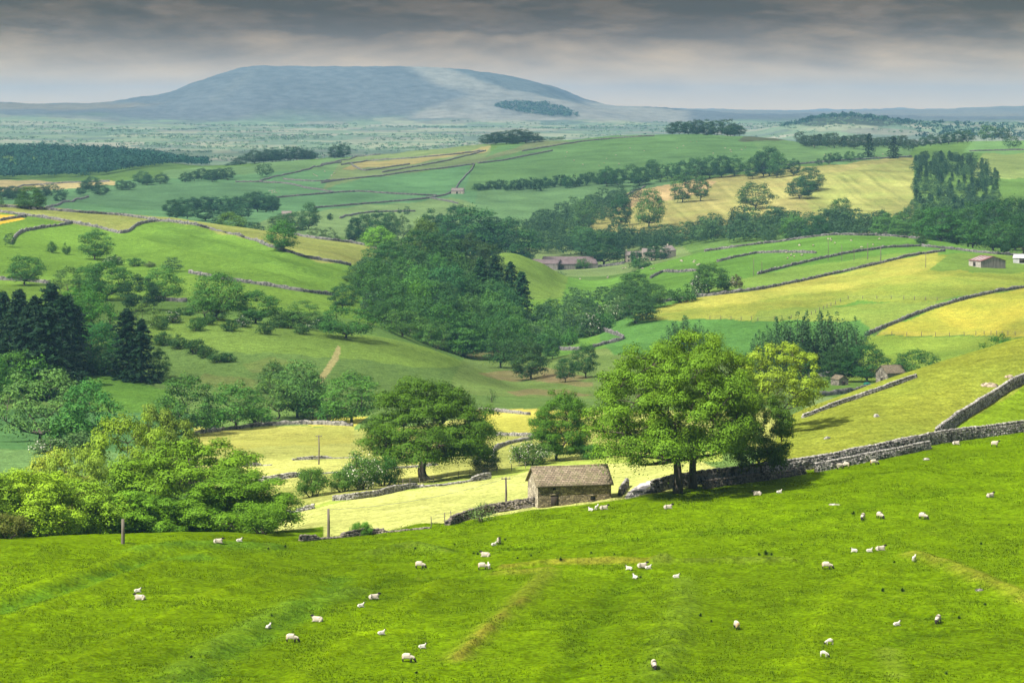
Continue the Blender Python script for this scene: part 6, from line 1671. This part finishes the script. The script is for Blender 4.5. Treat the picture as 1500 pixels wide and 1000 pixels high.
# ------------------------------------------------------------------ thistles, tufts
WEED = leaf_material('thistle_leaves')
def thistle():
    rng_ = np.random.default_rng(301); V = [(0, 0, -.03)]; Fs = []
    for k in range(70):
        a, t = rng_.uniform(0, 6.28), rng_.uniform(.05, 1.25); l = rng_.uniform(.5, 1)*(1-.25*t); w = .09*l
        d = np.array([math.cos(a)*math.sin(t), math.sin(a)*math.sin(t), math.cos(t)]); q = np.array([-math.sin(a), math.cos(a), 0])
        n = len(V); V += [tuple(d*l*.55-q*w), tuple(d*l+np.array([0, 0, -.1*t])), tuple(d*l*.55+q*w)]; Fs.append((0, n, n+1, n+2))
    return V, Fs, rng_.random(70)
V_, F_, tone = thistle()
me_o = add_mesh('thistle_clump', V_, F_, WEED, None, {'leaf': ('FACE', 'FLOAT', tone)}); WM = me_o.data; bpy.data.objects.remove(me_o)
spots = [(1250,753,.5),(1437,797,.45),(1122,812,.7),(1130,813,.5),(1112,813,.4),(1293,866,.55),(1322,866,.6),(1443,886,.4),(1405,906,.4),(1026,902,.4),(1160,776,.3),(1340,734,.25),(1478,769,.3),(821,820,.4),(666,798,.35),(700,812,.4),(694,811,.35),(758,818,.3),(778,814,.3),(790,809,.25),(866,810,.35),(900,812,.25),(934,789,.25),(418,801,.4),(393,804,.3),(608,804,.4),(938,846,.3),(280,963,.4),(610,986,.3),(1310,824,.3),(398,902,.3),(880,975,.3),(1042,910,.3),(740,791,.3),(1174,798,.3),(1386,987,.35)]
for u, v, h in spots:
    P = hit(u, v, 0, 380); o = bpy.data.objects.new('thistle_clump', WM); COL.objects.link(o); o.location = P; s = h*RNG.uniform(.7, 1.05)
    o.scale = (s*1.2, s*1.2, s); o.rotation_euler = (0, 0, RNG.uniform(0, 6)); o.color = (.036, .080, .012, 1)
    o['label'] = 'small dark thistle clump in the near pasture'; o['category'] = 'weed'; o['group'] = 'dark thistle clumps in the pasture'
def tufts(n):
    rng = np.random.default_rng(5)
    Y = rng.uniform(196, 372, n); u = rng.uniform(-30, 1530, n)
    yc = np.interp(u, LINES[2][1][0:1] and [p[0] for p in LINES[2][1]], [p[2] for p in LINES[2][1]])
    k = Y < yc+2; Y, u = Y[k], u[k]; X = Y*(u-CU)/F
    thick = fbm(X/2.6, Y/3.4, 3); k = rng.random(len(X)) < np.clip(.42+1.0*thick, .08, 1); X, Y, u, thick = X[k], Y[k], u[k], thick[k]
    ci = np.clip(((u-U[0])/2.5).astype(int), 0, NU-2); Z = np.empty(len(X)); Cc = np.empty((len(X), 3))
    for c in np.unique(ci):
        m = ci == c; t = (u[m]-U[c])/2.5
        a = np.interp(Y[m], GY[:, c], GZ[:, c]); b = np.interp(Y[m], GY[:, c+1], GZ[:, c+1]); Z[m] = a*(1-t)+b*t
        r = np.clip(np.searchsorted(GY[:, c], Y[m]), 0, NR-1); Cc[m] = C[r, c]
    h = rng.uniform(.04, .10, len(X))*(1+.9*np.clip(thick, -.5, .8)); V = []; n = len(X)
    for b in range(3):
        a = rng.uniform(0, 6.28, n); w = rng.uniform(.03, .07, n); le = rng.uniform(.2, .9, n)*h
        dx, dy = np.cos(a), np.sin(a)
        p0 = np.stack([X-dy*w, Y+dx*w, Z-.02], 1); p1 = np.stack([X+dy*w, Y-dx*w, Z-.02], 1); t = np.stack([X+dx*le, Y+dy*le, Z+h], 1)
        V.append(np.stack([p0, p1, t], 1))
    V = np.stack(V, 1).reshape(-1, 3); f = np.arange(len(V)).reshape(-1, 3)
    col = np.repeat(Cc*rng.uniform(.95, 1.6, (n, 1)), 9, 0); col = np.concatenate([np.clip(col, 0, 1), np.ones((len(col), 1))], 1)
    m, nt, bs = new_mat('grass_blades'); L = nt.links.new
    at = node(nt, 'ShaderNodeAttribute', attribute_name='tone'); L(at.outputs['Color'], bs.inputs['Base Color']); bs.inputs['Specular IOR Level'].default_value = .1
    tl = node(nt, 'ShaderNodeBsdfTranslucent'); L(at.outputs['Color'], tl.inputs['Color']); ms = node(nt, 'ShaderNodeMixShader'); ms.inputs[0].default_value = .45
    L(bs.outputs[0], ms.inputs[1]); L(tl.outputs[0], ms.inputs[2]); L(ms.outputs[0], nt.nodes['Material Output'].inputs['Surface'])
    o = add_mesh('grass', V, f, m, None, {'tone': ('POINT', 'FLOAT_COLOR', col)}); o['kind'] = 'stuff'; o['label'] = 'short grazed grass of the near sheep pasture'; o['category'] = 'grass'
tufts(260000)
